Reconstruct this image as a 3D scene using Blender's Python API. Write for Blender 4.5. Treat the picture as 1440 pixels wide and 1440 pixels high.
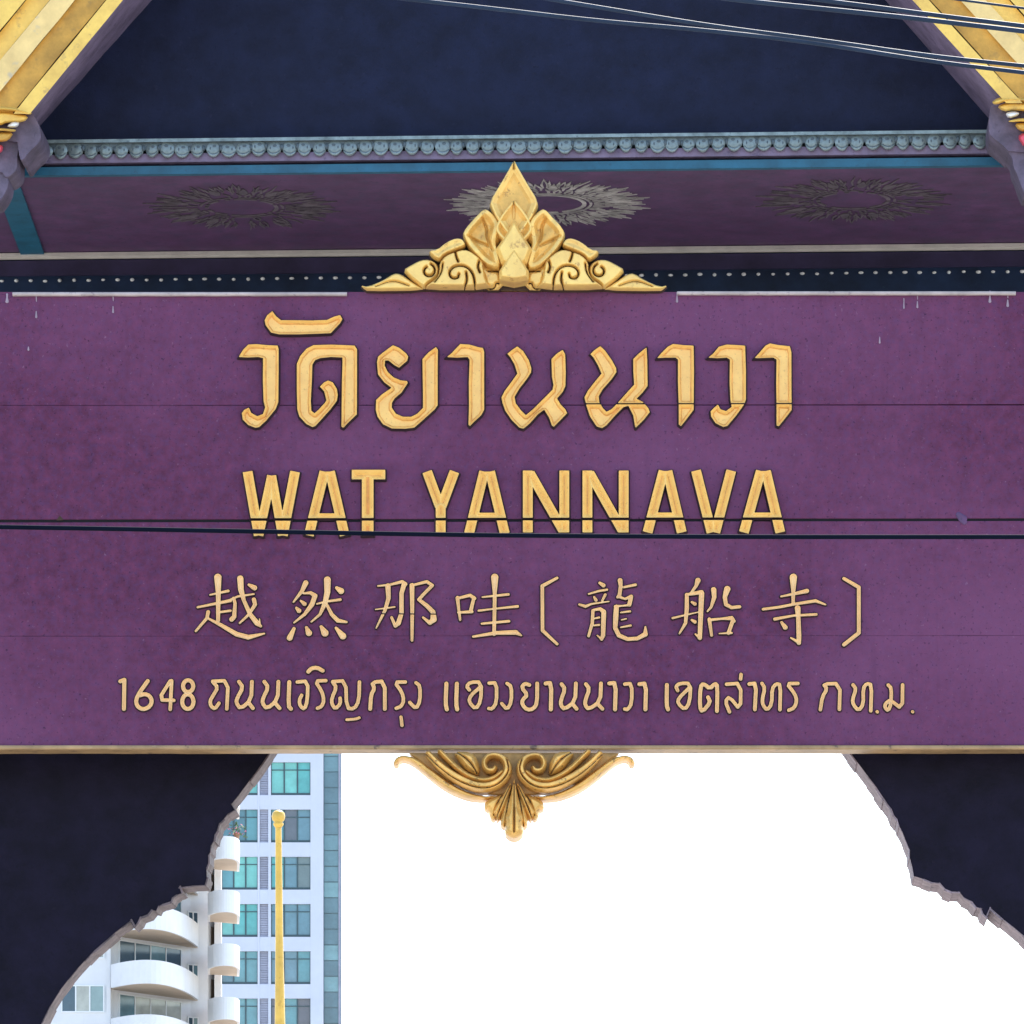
import bpy, math, random
import numpy as np
from mathutils import Vector, Matrix, noise

random.seed(7)
scene = bpy.context.scene
for o in list(bpy.data.objects):
    bpy.data.objects.remove(o, do_unlink=True)
COL = scene.collection

# ------------------------------------------------------------------ camera
# telephoto view, camera level with the lens shifted up (verticals stay vertical)
FPX = 7742.0          # focal length in pixels of a 1440 px wide picture
HOR = 2100.0          # row of the horizon (far below the picture)
CAMZ = 1.6
cam_d = bpy.data.cameras.new("camera")
cam = bpy.data.objects.new("camera", cam_d)
COL.objects.link(cam)
cam.location = (0, 0, CAMZ)
cam.rotation_euler = (math.radians(90), 0, 0)
cam_d.sensor_width = 36.0
cam_d.lens = 36.0 * FPX / 1440.0
cam_d.shift_y = (HOR - 720.0) / 1440.0
cam_d.clip_start = 0.5
cam_d.clip_end = 6000
scene.camera = cam
scene.render.resolution_x = 1024
scene.render.resolution_y = 1024

# ------------------------------------------------------------------ light
SUN_EL, SUN_AZ = 52.0, 18.0      # sun high behind the gate: its street face is in open shade
world = bpy.data.worlds.new("World")
scene.world = world
world.use_nodes = True
wn = world.node_tree.nodes
wl = world.node_tree.links
wn.clear()
sky = wn.new("ShaderNodeTexSky")
sky.sky_type = 'NISHITA'
sky.sun_disc = False
sky.sun_elevation = math.radians(SUN_EL)
sky.sun_rotation = math.radians(SUN_AZ)
sky.altitude = 0
sky.air_density = 1.0
sky.dust_density = 1.3
sky.ozone_density = 1.0
bg = wn.new("ShaderNodeBackground")
bg.inputs[1].default_value = 0.15
wo = wn.new("ShaderNodeOutputWorld")
wl.new(sky.outputs[0], bg.inputs[0])
wl.new(bg.outputs[0], wo.inputs[0])

sun_d = bpy.data.lights.new("sun", 'SUN')
sun_d.energy = 4.0
sun_d.angle = math.radians(0.6)
sun_d.color = (1.0, 0.95, 0.87)
sun = bpy.data.objects.new("sun", sun_d)
COL.objects.link(sun)
az, el = math.radians(SUN_AZ), math.radians(SUN_EL)
sdir = Vector((math.sin(az) * math.cos(el), math.cos(az) * math.cos(el), math.sin(el)))
sun.rotation_euler = sdir.to_track_quat('Z', 'Y').to_euler()
sun.location = sdir * 60

scene.view_settings.view_transform = 'Standard'
scene.view_settings.look = 'None'
scene.view_settings.gamma = 1.0
scene.view_settings.exposure = 1.7
scene.view_settings.use_curve_mapping = False

# ------------------------------------------------------------------ materials
def mat(name, col, rough=0.6, metal=0.0, var=0.25, nscale=6.0, speck=0.0, speck_scale=60.0, speck_col=(0.02, 0.015, 0.02),
        bump=0.0, bump_scale=40.0, spec=0.5, streak=0.0, streak_col=(0.1, 0.08, 0.07), light=0.0, light_col=(0.6, 0.55, 0.6), hue=None, pale_patch=None):
    m = bpy.data.materials.new(name)
    m.use_nodes = True
    nt = m.node_tree
    n, l = nt.nodes, nt.links
    b = n["Principled BSDF"]
    b.inputs["Roughness"].default_value = rough
    b.inputs["Metallic"].default_value = metal
    b.inputs["Specular IOR Level"].default_value = spec
    tc = n.new("ShaderNodeTexCoord")
    def noise_tex(scale, detail=4.0, rgh=0.6, vec=None):
        t = n.new("ShaderNodeTexNoise")
        t.inputs["Scale"].default_value = scale
        t.inputs["Detail"].default_value = detail
        t.inputs["Roughness"].default_value = rgh
        l.new(vec or tc.outputs["Object"], t.inputs["Vector"])
        return t.outputs["Fac"]
    def ramp(fac, a, bb):
        r = n.new("ShaderNodeMapRange")
        r.inputs["From Min"].default_value = a
        r.inputs["From Max"].default_value = bb
        l.new(fac, r.inputs["Value"])
        return r.outputs[0]
    def mix(fac, c1, c2):
        x = n.new("ShaderNodeMix")
        x.data_type = 'RGBA'
        if hasattr(fac, "links") or not isinstance(fac, float):
            l.new(fac, x.inputs[0])
        else:
            x.inputs[0].default_value = fac
        for c, s in ((c1, 6), (c2, 7)):
            if isinstance(c, tuple):
                x.inputs[s].default_value = (*c, 1)
            else:
                l.new(c, x.inputs[s])
        return x.outputs[2]
    lo = tuple(max(0, c * (1 - var)) for c in col)
    hi = tuple(min(0.95, c * (1 + var)) for c in col)
    f = ramp(noise_tex(nscale, 6.0, 0.65), 0.32, 0.68)
    c = mix(f, lo, hi)
    if hue:
        c = mix(ramp(noise_tex(nscale * 2.3, 5.0, 0.7), 0.45, 0.72), c, hue)
    if pale_patch:      # broad paler areas of the paint, spread by slow noise
        c = mix(ramp(noise_tex(0.55, 2.5, 0.5), 0.40, 0.72), c, pale_patch)
    if speck > 0:
        f = ramp(noise_tex(speck_scale, 3.0, 0.7), 0.60, 0.68)
        mul = n.new("ShaderNodeMath"); mul.operation = 'MULTIPLY'; mul.inputs[1].default_value = speck
        l.new(f, mul.inputs[0])
        c = mix(mul.outputs[0], c, speck_col)
    if light > 0:
        f = ramp(noise_tex(speck_scale * 0.77, 3.0, 0.75), 0.63, 0.73)
        mul = n.new("ShaderNodeMath"); mul.operation = 'MULTIPLY'; mul.inputs[1].default_value = light
        l.new(f, mul.inputs[0])
        c = mix(mul.outputs[0], c, light_col)
    if streak > 0:
        mp = n.new("ShaderNodeMapping")
        mp.inputs["Scale"].default_value = (9, 9, 0.7)
        l.new(tc.outputs["Object"], mp.inputs["Vector"])
        f = ramp(noise_tex(1.6, 5.0, 0.7, mp.outputs[0]), 0.55, 0.75)
        mul = n.new("ShaderNodeMath"); mul.operation = 'MULTIPLY'; mul.inputs[1].default_value = streak
        l.new(f, mul.inputs[0])
        c = mix(mul.outputs[0], c, streak_col)
    l.new(c, b.inputs["Base Color"])
    if bump > 0:
        bp = n.new("ShaderNodeBump")
        bp.inputs["Strength"].default_value = bump
        bp.inputs["Distance"].default_value = 0.004
        l.new(noise_tex(bump_scale, 5.0, 0.7), bp.inputs["Height"])
        l.new(bp.outputs[0], b.inputs["Normal"])
    return m

M = {}
M['purple'] = mat("purple_board_paint", (0.114, 0.0285, 0.069), 0.7, var=0.30, nscale=16.0, speck=0.65, speck_scale=62, speck_col=(0.022, 0.008, 0.030),
                  light=0.45, light_col=(0.27, 0.15, 0.24), bump=0.5, bump_scale=60, streak=0.30, streak_col=(0.070, 0.024, 0.060), spec=0.15, hue=(0.090, 0.036, 0.096), pale_patch=(0.185, 0.066, 0.145))
M['gold'] = mat("gold_letter_paint", (0.94, 0.555, 0.160), 0.38, var=0.10, nscale=14, speck=0.4, speck_scale=70, speck_col=(0.36, 0.19, 0.05), bump=0.35, bump_scale=60)
M['cream'] = mat("pale_gold_letter_paint", (0.91, 0.58, 0.275), 0.5, var=0.1, nscale=14, speck=0.25, speck_scale=80, speck_col=(0.45, 0.26, 0.12), bump=0.3, bump_scale=60)
M['gold_edge'] = mat("orange_gold_groove_shade", (0.76, 0.37, 0.105), 0.45, var=0.25, nscale=20, speck=0.5, speck_scale=60, speck_col=(0.25, 0.10, 0.04), bump=0.4, bump_scale=60)  # darker orange gold puts the shade of the groove walls into the colour
M['outline'] = mat("dark_brown_outline", (0.026, 0.010, 0.014), 0.7, var=0.4, nscale=30)
M['gilt'] = mat("carved_gilding", (0.90, 0.55, 0.155), 0.36, metal=0.2, var=0.15, nscale=9, speck=0.6, speck_scale=22, speck_col=(0.34, 0.15, 0.045), bump=0.6, bump_scale=40)
M['gilt_in'] = mat("ochre_hollow_shade", (0.76, 0.425, 0.098), 0.38, metal=0.25, var=0.22, nscale=10, speck=0.6, speck_scale=24, speck_col=(0.26, 0.10, 0.03), bump=0.6, bump_scale=40)  # ochre patina that also paints the shade of the leaf hollows
M['gilt_dark'] = mat("aged_gilding", (0.74, 0.42, 0.105), 0.33, metal=0.3, var=0.25, nscale=12, speck=0.7, speck_scale=30, speck_col=(0.09, 0.045, 0.025), bump=0.5, bump_scale=50)
M['pend_bed'] = mat("recess_shade_gilding", (0.36, 0.185, 0.045), 0.45, metal=0.2, var=0.4, nscale=14)  # dark bed colour stands in for shade in the pendant recesses
M['groove'] = mat("groove_dirt_and_shade", (0.05, 0.025, 0.012), 0.8, var=0.3)  # dirt in engraved lines, and painted shade in gaps between carved pieces
M['trim_white'] = mat("weathered_white_trim", (0.44, 0.36, 0.33), 0.6, var=0.25, nscale=10, speck=0.6, speck_scale=24, speck_col=(0.14, 0.08, 0.11))
M['drip'] = mat("chalky_drip", (0.30, 0.22, 0.27), 0.7, var=0.2)
M['trim_gold'] = mat("worn_gold_trim", (0.36, 0.225, 0.105), 0.5, var=0.35, nscale=5, speck=0.7, speck_scale=16, speck_col=(0.045, 0.03, 0.035), light=0.7, light_col=(0.5, 0.36, 0.2))
M['navy'] = mat("navy_tympanum_paint", (0.0075, 0.0110, 0.034), 0.65, var=0.3, nscale=7, speck=0.5, speck_scale=45, speck_col=(0.004, 0.005, 0.018), light=0.25, light_col=(0.03, 0.03, 0.07), bump=0.5, bump_scale=40, spec=0.2)
M['black_purple'] = mat("dark_arch_paint", (0.0068, 0.0050, 0.0150), 0.7, var=0.35, nscale=8, speck=0.5, speck_scale=45, speck_col=(0.003, 0.003, 0.007), light=0.3, light_col=(0.018, 0.014, 0.026), spec=0.15, bump=0.5)
M['arch_edge'] = mat("weathered_arch_edge", (0.125, 0.088, 0.092), 0.7, var=0.5, nscale=14, speck=0.75, speck_scale=22, speck_col=(0.025, 0.016, 0.024), light=0.5, light_col=(0.3, 0.24, 0.22), bump=0.8, bump_scale=25)
M['arch_edge_pale'] = mat("sky_lit_arch_edge", (0.23, 0.17, 0.19), 0.7, var=0.4, nscale=14, speck=0.6, speck_scale=22, speck_col=(0.05, 0.035, 0.045), light=0.4, light_col=(0.4, 0.33, 0.33), bump=0.8, bump_scale=25)  # right rim: bright sky spilling over the edge is put into the colour
M['ceil'] = mat("purple_ceiling_paint", (0.098, 0.039, 0.108), 0.65, var=0.30, nscale=7, speck=0.5, speck_scale=35, speck_col=(0.03, 0.018, 0.05), light=0.25, light_col=(0.14, 0.10, 0.13), hue=(0.070, 0.044, 0.105))
M['soffit'] = mat("grey_purple_eave_paint", (0.185, 0.138, 0.215), 0.65, var=0.3, nscale=9, speck=0.5, speck_scale=25, speck_col=(0.06, 0.04, 0.09), bump=0.6, bump_scale=30)
M['hook'] = mat("grey_purple_hook_paint", (0.105, 0.080, 0.122), 0.65, var=0.4, nscale=12, speck=0.6, speck_scale=25, speck_col=(0.04, 0.03, 0.06), bump=0.8, bump_scale=30)
M['teal'] = mat("teal_band_paint", (0.012, 0.105, 0.175), 0.55, var=0.25, nscale=8, speck=0.3, speck_scale=25)
M['beam'] = mat("dark_blue_beam_paint", (0.008, 0.022, 0.060), 0.6, var=0.4, nscale=5, light=0.3, light_col=(0.02, 0.06, 0.08), spec=0.3)
M['beam_purple'] = mat("dark_purple_beam_paint", (0.032, 0.024, 0.066), 0.6, var=0.3, nscale=6, spec=0.3)
M['lotus'] = mat("silvered_lotus_glass", (0.185, 0.225, 0.225), 0.33, metal=0.3, var=0.45, nscale=16, speck=0.6, speck_scale=30, speck_col=(0.03, 0.045, 0.06))
M['lotus_bed'] = mat("dark_frieze_bed", (0.07, 0.095, 0.11), 0.5, var=0.4, nscale=20)
M['seam'] = mat("open_seam_shade", (0.004, 0.003, 0.006), 0.9, var=0.1)  # near-black colour for the shade inside the plank gap
M['trim_back'] = mat("pale_back_moulding", (0.72, 0.66, 0.58), 0.6, var=0.15, nscale=8)
M['bead'] = mat("silver_bead", (0.85, 0.85, 0.82), 0.35, metal=0.2, var=0.1)
M['stencil'] = mat("dull_gold_stencil", (0.50, 0.47, 0.44), 0.45, metal=0.2, var=0.5, nscale=9, speck=0.75, speck_scale=14, speck_col=(0.07, 0.05, 0.09))
M['stencil_faded'] = mat("faded_gold_stencil", (0.135, 0.110, 0.125), 0.5, metal=0.1, var=0.45, nscale=9, speck=0.8, speck_scale=12, speck_col=(0.07, 0.045, 0.09))
M['barge_gold'] = mat("yellow_bargeboard_paint", (0.86, 0.52, 0.105), 0.5, var=0.2, nscale=8, speck=0.55, speck_scale=14, speck_col=(0.40, 0.24, 0.09), bump=0.4)
M['barge_ochre'] = mat("ochre_bargeboard_paint", (0.58, 0.31, 0.048), 0.6, var=0.3, nscale=7, speck=0.5, speck_scale=10, speck_col=(0.30, 0.18, 0.05), bump=0.5)
M['barge_pale'] = mat("faded_bargeboard_paint", (0.80, 0.55, 0.21), 0.6, var=0.22, nscale=5, speck=0.6, speck_scale=7, speck_col=(0.42, 0.37, 0.31))
M['mirror'] = mat("white_mirror_glass", (0.85, 0.85, 0.82), 0.2, var=0.05)
M['red'] = mat("red_mosaic_glass", (0.65, 0.06, 0.09), 0.25, var=0.2)
M['roof'] = mat("orange_roof_tile", (0.35, 0.10, 0.03), 0.5, var=0.3)
M['cable'] = mat("black_cable_rubber", (0.0045, 0.007, 0.016), 0.8, var=0.2, nscale=3, spec=0.04)
M['cable_blue'] = mat("sky_sheen_cable", (0.016, 0.030, 0.058), 0.6, var=0.3, nscale=3, spec=0.2)  # blue-grey tint paints the sky's sheen onto black cable
M['bwhite'] = mat("white_rendered_wall", (0.70, 0.70, 0.70), 0.7, var=0.06, nscale=0.5, streak=0.15, streak_col=(0.5, 0.5, 0.5))
M['bcream'] = mat("bounce_lit_soffit", (0.50, 0.405, 0.31), 0.8, var=0.1, nscale=0.6)  # warm tint paints light bounced up onto the balcony undersides
M['bframe'] = mat("white_window_frame", (0.75, 0.77, 0.77), 0.5, var=0.05)
M['dframe'] = mat("dark_window_frame", (0.035, 0.075, 0.085), 0.5, var=0.1)
M['twall'] = mat("pale_blue_tower_cladding", (0.53, 0.56, 0.63), 0.6, var=0.05, nscale=0.4, streak=0.15, streak_col=(0.3, 0.33, 0.5))
M['louver'] = mat("grey_louvre_panel", (0.30, 0.31, 0.38), 0.6, var=0.15, nscale=1.0)
GLASS = []
for i, c in enumerate([(0.085, 0.36, 0.345), (0.095, 0.27, 0.30), (0.07, 0.17, 0.205), (0.11, 0.225, 0.275), (0.15, 0.45, 0.40), (0.13, 0.18, 0.185), (0.10, 0.115, 0.14), (0.13, 0.24, 0.27), (0.17, 0.31, 0.33), (0.10, 0.18, 0.21)]):
    GLASS.append(mat("teal_window_glass_%d" % i, c, 0.12, var=0.15, nscale=0.9, spec=0.5))
CGLASS = []
for i, c in enumerate([(0.045, 0.085, 0.12), (0.10, 0.19, 0.22), (0.22, 0.31, 0.31), (0.42, 0.43, 0.38)]):
    CGLASS.append(mat("blue_grey_window_glass_%d" % i, c, 0.15, var=0.2, nscale=0.8))
M['pole'] = mat("gold_pole_paint", (0.72, 0.44, 0.07), 0.4, var=0.15, nscale=6, speck=0.4, speck_scale=20, speck_col=(0.4, 0.2, 0.03))
M['leaf'] = mat("leaf_green", (0.06, 0.12, 0.03), 0.6, var=0.4)
M['petal'] = mat("pink_petal", (0.65, 0.16, 0.24), 0.6, var=0.2)
M['recess_shade'] = mat("brown_recess_shade", (0.16, 0.115, 0.085), 0.6, var=0.2)  # brown standing in for the shade of the balcony recess
M['pot'] = mat("clay_pot", (0.35, 0.18, 0.10), 0.7)
M['ground'] = mat("street_concrete", (0.30, 0.29, 0.27), 0.85, var=0.25, nscale=0.4, speck=0.3, speck_scale=6, speck_col=(0.12, 0.12, 0.12))

# ------------------------------------------------------------------ helpers
def tag(o, label=None, cat=None, group=None, kind=None):
    if label: o["label"] = label
    if cat: o["category"] = cat
    if group: o["group"] = group
    if kind: o["kind"] = kind
    return o

def empty(name, loc=(0, 0, 0), rz=0.0):
    o = bpy.data.objects.new(name, None)
    COL.objects.link(o)
    o.location = loc
    o.rotation_euler = (0, 0, rz)
    o.empty_display_size = 0.2
    return o

def mesh_obj(name, verts, faces, mats, parent=None, midx=None, smooth=False, loc=None):
    me = bpy.data.meshes.new(name)
    me.from_pydata([tuple(v) for v in verts], [], faces)
    if not isinstance(mats, (list, tuple)):
        mats = [mats]
    for m in mats:
        me.materials.append(m)
    if midx is not None:
        me.polygons.foreach_set("material_index", np.asarray(midx, dtype=np.int32))
    if smooth is True:
        me.polygons.foreach_set("use_smooth", np.ones(len(me.polygons), dtype=bool))
    elif smooth is not False:
        me.polygons.foreach_set("use_smooth", np.asarray(smooth, dtype=bool))
    me.update()
    o = bpy.data.objects.new(name, me)
    COL.objects.link(o)
    if parent is not None:
        o.parent = parent
    if loc is not None:
        o.location = loc
    return o

def inst(name, me, parent, loc, rz=0.0, scale=None):
    o = bpy.data.objects.new(name, me)
    COL.objects.link(o)
    o.parent = parent
    o.location = loc
    o.rotation_euler = (0, 0, rz)
    if scale: o.scale = scale
    return o

class MB:
    """collects simple solids into one mesh"""
    def __init__(s):
        s.v, s.f, s.m = [], [], []
    def add(s, vs, fs, mi=0):
        k = len(s.v)
        s.v += [tuple(v) for v in vs]
        s.f += [tuple(i + k for i in f) for f in fs]
        s.m += [mi] * len(fs)
        return s
    def box(s, a, b, mi=0):
        x0, y0, z0 = a; x1, y1, z1 = b
        return s.add([(x0, y0, z0), (x1, y0, z0), (x1, y1, z0), (x0, y1, z0), (x0, y0, z1), (x1, y0, z1), (x1, y1, z1), (x0, y1, z1)],
                     [(0, 3, 2, 1), (4, 5, 6, 7), (0, 1, 5, 4), (1, 2, 6, 5), (2, 3, 7, 6), (3, 0, 4, 7)], mi)
    def chbox(s, a, b, c, mi=0):
        """box whose front face (min y) is chamfered by c"""
        x0, y0, z0 = a; x1, y1, z1 = b
        return s.add([(x0 + c, y0, z0 + c), (x1 - c, y0, z0 + c), (x1 - c, y0, z1 - c), (x0 + c, y0, z1 - c),
                      (x0, y0 + c, z0), (x1, y0 + c, z0), (x1, y0 + c, z1), (x0, y0 + c, z1),
                      (x0, y1, z0), (x1, y1, z0), (x1, y1, z1), (x0, y1, z1)],
                     [(0, 1, 2, 3), (0, 4, 5, 1), (1, 5, 6, 2), (2, 6, 7, 3), (3, 7, 4, 0),
                      (4, 8, 9, 5), (5, 9, 10, 6), (6, 10, 11, 7), (7, 11, 8, 4), (8, 11, 10, 9)], mi)
    def prism(s, front, back, mi=0, mi_side=None):
        """loft between two outlines with the same number of points (caps both)"""
        n = len(front)
        s.add(list(front) + list(back), [tuple(range(n)), tuple(range(2 * n - 1, n - 1, -1))], mi)
        k = len(s.v) - 2 * n
        for i in range(n):
            j = (i + 1) % n
            s.f.append((k + j, k + i, k + n + i, k + n + j))
            s.m.append(mi if mi_side is None else mi_side)
        return s
    def extrude_z(s, poly, z0, z1, mi=0, mi_bot=None):
        """plan polygon (x,y) counter-clockwise, extruded between two heights"""
        n = len(poly)
        k = len(s.v)
        s.v += [(x, y, z0) for x, y in poly] + [(x, y, z1) for x, y in poly]
        s.f.append(tuple(k + i for i in range(n - 1, -1, -1))); s.m.append(mi if mi_bot is None else mi_bot)
        s.f.append(tuple(k + n + i for i in range(n))); s.m.append(mi)
        for i in range(n):
            j = (i + 1) % n
            s.f.append((k + i, k + j, k + n + j, k + n + i)); s.m.append(mi)
        return s
    def tube(s, pts, radii, seg=10, mi=0, cap=True):
        rings = []
        P = [Vector(p) for p in pts]
        for i, p in enumerate(P):
            d = (P[min(i + 1, len(P) - 1)] - P[max(i - 1, 0)]).normalized()
            u = d.orthogonal().normalized() if i == 0 else (rings_u - d * rings_u.dot(d)).normalized()
            rings_u = u
            w = d.cross(u)
            r = radii[i] if isinstance(radii, (list, tuple)) else radii
            rings.append([p + (u * math.cos(2 * math.pi * k / seg) + w * math.sin(2 * math.pi * k / seg)) * r for k in range(seg)])
        k0 = len(s.v)
        for rg in rings: s.v += [tuple(q) for q in rg]
        for i in range(len(rings) - 1):
            for k in range(seg):
                a = k0 + i * seg + k; b = k0 + i * seg + (k + 1) % seg
                s.f.append((a, b, b + seg, a + seg)); s.m.append(mi)
        if cap:
            s.f.append(tuple(k0 + k for k in range(seg - 1, -1, -1))); s.m.append(mi)
            e = k0 + (len(rings) - 1) * seg
            s.f.append(tuple(e + k for k in range(seg))); s.m.append(mi)
        return s
    def build(s, name, mats, parent=None, smooth=False, loc=None):
        return mesh_obj(name, s.v, s.f, mats, parent, s.m, smooth, loc)

# ---- signed distance drawing: every glyph and carving is an exact outline turned into relief
def d_seg(P, a, b):
    a = np.array(a[:2], float); b = np.array(b[:2], float)
    ab = b - a
    L2 = max(ab @ ab, 1e-9)
    t = np.clip(((P - a) @ ab) / L2, 0, 1)
    return np.hypot(P[:, 0] - a[0] - t * ab[0], P[:, 1] - a[1] - t * ab[1]), t

def sdf_poly(P, pts):
    d = np.full(len(P), 1e9)
    ins = np.zeros(len(P), bool)
    n = len(pts)
    for i in range(n):
        a, b = pts[i], pts[(i + 1) % n]
        dd, _ = d_seg(P, a, b)
        d = np.minimum(d, dd)
        if a[1] != b[1]:
            c = ((a[1] > P[:, 1]) != (b[1] > P[:, 1]))
            xi = (b[0] - a[0]) * (P[:, 1] - a[1]) / (b[1] - a[1]) + a[0]
            ins ^= c & (P[:, 0] < xi)
    return np.where(ins, -d, d)

def sdf_stroke(P, pts):
    d = np.full(len(P), 1e9)
    for a, b in zip(pts[:-1], pts[1:]):
        dd, t = d_seg(P, a, b)
        d = np.minimum(d, dd - (a[2] * (1 - t) + b[2] * t))
    if len(pts) == 1:
        d = np.hypot(P[:, 0] - pts[0][0], P[:, 1] - pts[0][1]) - pts[0][2]
    return d

def bar(a, b, w):
    """butt-ended stroke as polygon"""
    dx, dy = b[0] - a[0], b[1] - a[1]
    L = math.hypot(dx, dy)
    nx, ny = -dy / L * w, dx / L * w
    return [(a[0] + nx, a[1] + ny), (b[0] + nx, b[1] + ny), (b[0] - nx, b[1] - ny), (a[0] - nx, a[1] - ny)]

def smooth_pts(pts, it=1, closed=True):
    for _ in range(it):
        out = []
        n = len(pts)
        rng = range(n) if closed else range(n - 1)
        if not closed: out.append(pts[0])
        for i in rng:
            a, b = pts[i], pts[(i + 1) % n]
            out.append(tuple(x * 0.75 + y * 0.25 for x, y in zip(a, b)))
            out.append(tuple(x * 0.25 + y * 0.75 for x, y in zip(a, b)))
        if not closed: out.append(pts[-1])
        pts = out
    return pts

class Shape:
    def __init__(s, off=0.0): s.polys, s.strokes, s.cuts, s.off = [], [], [], off
    def sdf(s, P):
        d = np.full(len(P), 1e9)
        for p in s.polys: d = np.minimum(d, sdf_poly(P, p))
        for p in s.strokes: d = np.minimum(d, sdf_stroke(P, p))
        d = d + s.off
        for (x0, y0, x1, y1, hw) in s.cuts:
            yl = y0 + (P[:, 0] - x0) * (y1 - y0) / (x1 - x0)
            inx = (P[:, 0] > x0) & (P[:, 0] < x1)
            d = np.where(inx, np.maximum(d, hw - np.abs(P[:, 1] - yl)), d)
        return d
    def bbox(s, m):
        xs, ys = [], []
        for p in s.polys:
            xs += [q[0] for q in p]; ys += [q[1] for q in p]
        for p in s.strokes:
            for q in p:
                xs += [q[0] - q[2], q[0] + q[2]]; ys += [q[1] - q[2], q[1] + q[2]]
        return min(xs) - m, min(ys) - m, max(xs) + m, max(ys) + m

def region(shape, step, lo, hi, margin):
    """triangulate the part of the plane with lo < sdf < hi; returns verts2d, tris, border segments"""
    x0, y0, x1, y1 = shape.bbox(margin)
    nx = max(3, int((x1 - x0) / step) + 2); ny = max(3, int((y1 - y0) / step) + 2)
    gx, gy = np.meshgrid(x0 + step * np.arange(nx), y0 + step * np.arange(ny))
    P = np.stack([gx.ravel(), gy.ravel()], 1)
    S = shape.sdf(P)
    idx = np.arange(nx * ny).reshape(ny, nx)
    a, b, c, d = idx[:-1, :-1].ravel(), idx[:-1, 1:].ravel(), idx[1:, 1:].ravel(), idx[1:, :-1].ravel()
    T = np.concatenate([np.stack([a, b, c], 1), np.stack([a, c, d], 1)])
    ins = (S > lo) & (S < hi)
    ST = S[T]
    full = ins[T].all(1)
    skip = (ST <= lo).all(1) | (ST >= hi).all(1)
    tris = [tuple(t) for t in T[full]]
    verts = [tuple(p) for p in P]
    cutc = {}
    border = []
    for t in T[~full & ~skip]:
        poly = [(int(k), S[k]) for k in t]
        for lev, sgn in ((lo, 1), (hi, -1)):
            out = []
            n = len(poly)
            for i in range(n):
                (k1, s1), (k2, s2) = poly[i], poly[(i + 1) % n]
                i1, i2 = (s1 - lev) * sgn > 0, (s2 - lev) * sgn > 0
                if i1: out.append((k1, s1))
                if i1 != i2:
                    key = (min(k1, k2), max(k1, k2), lev)
                    if key not in cutc:
                        f = (lev - s1) / (s2 - s1)
                        p1, p2 = verts[k1], verts[k2]
                        verts.append((p1[0] + f * (p2[0] - p1[0]), p1[1] + f * (p2[1] - p1[1])))
                        cutc[key] = len(verts) - 1
                    out.append((cutc[key], lev))
            poly = out
            if len(poly) < 3: break
        if len(poly) < 3: continue
        ks = [p[0] for p in poly]
        for i in range(1, len(ks) - 1):
            tris.append((ks[0], ks[i], ks[i + 1]))
        for i in range(len(poly)):
            j = (i + 1) % len(poly)
            if poly[i][1] == hi and poly[j][1] == hi:
                border.append((ks[i], ks[j]))
    used = sorted({k for t in tris for k in t})
    mp = {k: i for i, k in enumerate(used)}
    V = np.array([verts[k] for k in used]) if used else np.zeros((0, 2))
    return V, [tuple(mp[k] for k in t) for t in tris], [(mp[p], mp[q]) for p, q in border if p in mp and q in mp]

def relief(name, shape, hfun, to3d, mats, parent, step=1.0, skirt=None, outline=0.0, rim=0.0, margin=3.0, inlay=None, wall=None):
    """solid carved shape: top surface hfun(S,x,y), optional side walls to height 'skirt', optional dark sloping outline"""
    V, F, B = region(shape, step, -1e8, 0.0, margin + outline)
    H = hfun(shape.sdf(V), V[:, 0], V[:, 1])
    verts = [to3d(p[0], p[1], h) for p, h in zip(V, H)]
    faces = [(t[0], t[2], t[1]) if False else t for t in F]
    mi = [0] * len(faces); sm = [True] * len(faces)
    if wall:
        cs = shape.sdf(V[np.array(F)].mean(1))
        mi = [2 if wall[0] < q < wall[1] else 0 for q in cs]
    if inlay:
        cen = V[np.array(F)].mean(1)
        dd = np.full(len(cen), 1e9)
        for st_ in inlay[0]:
            dd = np.minimum(dd, sdf_stroke(cen, [(p[0], p[1], 0.0) for p in st_]))
        mi = [1 if q < inlay[1] else k_ for q, k_ in zip(dd, mi)]
    if skirt is not None:
        cache = {}
        def sv(k, h):
            key = (k, h)
            if key not in cache:
                cache[key] = len(verts)
                verts.append(to3d(V[k][0], V[k][1], H[k] if h is None else h))
            return cache[key]
        for p, q in B:
            faces.append((sv(q, None), sv(p, None), sv(p, skirt), sv(q, skirt))); mi.append(1 if (len(mats) > 1 and not inlay and not outline) else 0); sm.append(False)
    if outline > 0:
        V2, F2, _ = region(shape, step, 0.0, outline, margin + outline)
        S2 = shape.sdf(V2)
        k = len(verts)
        verts += [to3d(p[0], p[1], rim * max(0, 1 - s / outline) + 0.0006) for p, s in zip(V2, S2)]
        faces += [tuple(i + k for i in t) for t in F2]
        mi += [1] * len(F2); sm += [False] * len(F2)
    return mesh_obj(name, verts, faces, mats, parent, mi, sm)

# ------------------------------------------------------------------ ground
g = MB(); g.add([(-3000, -3000, 0), (3000, -3000, 0), (3000, 3000, 0), (-3000, 3000, 0)], [(0, 1, 2, 3)])
tag(g.build("ground", M['ground']), "grey concrete street and ground", kind="structure")

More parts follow.
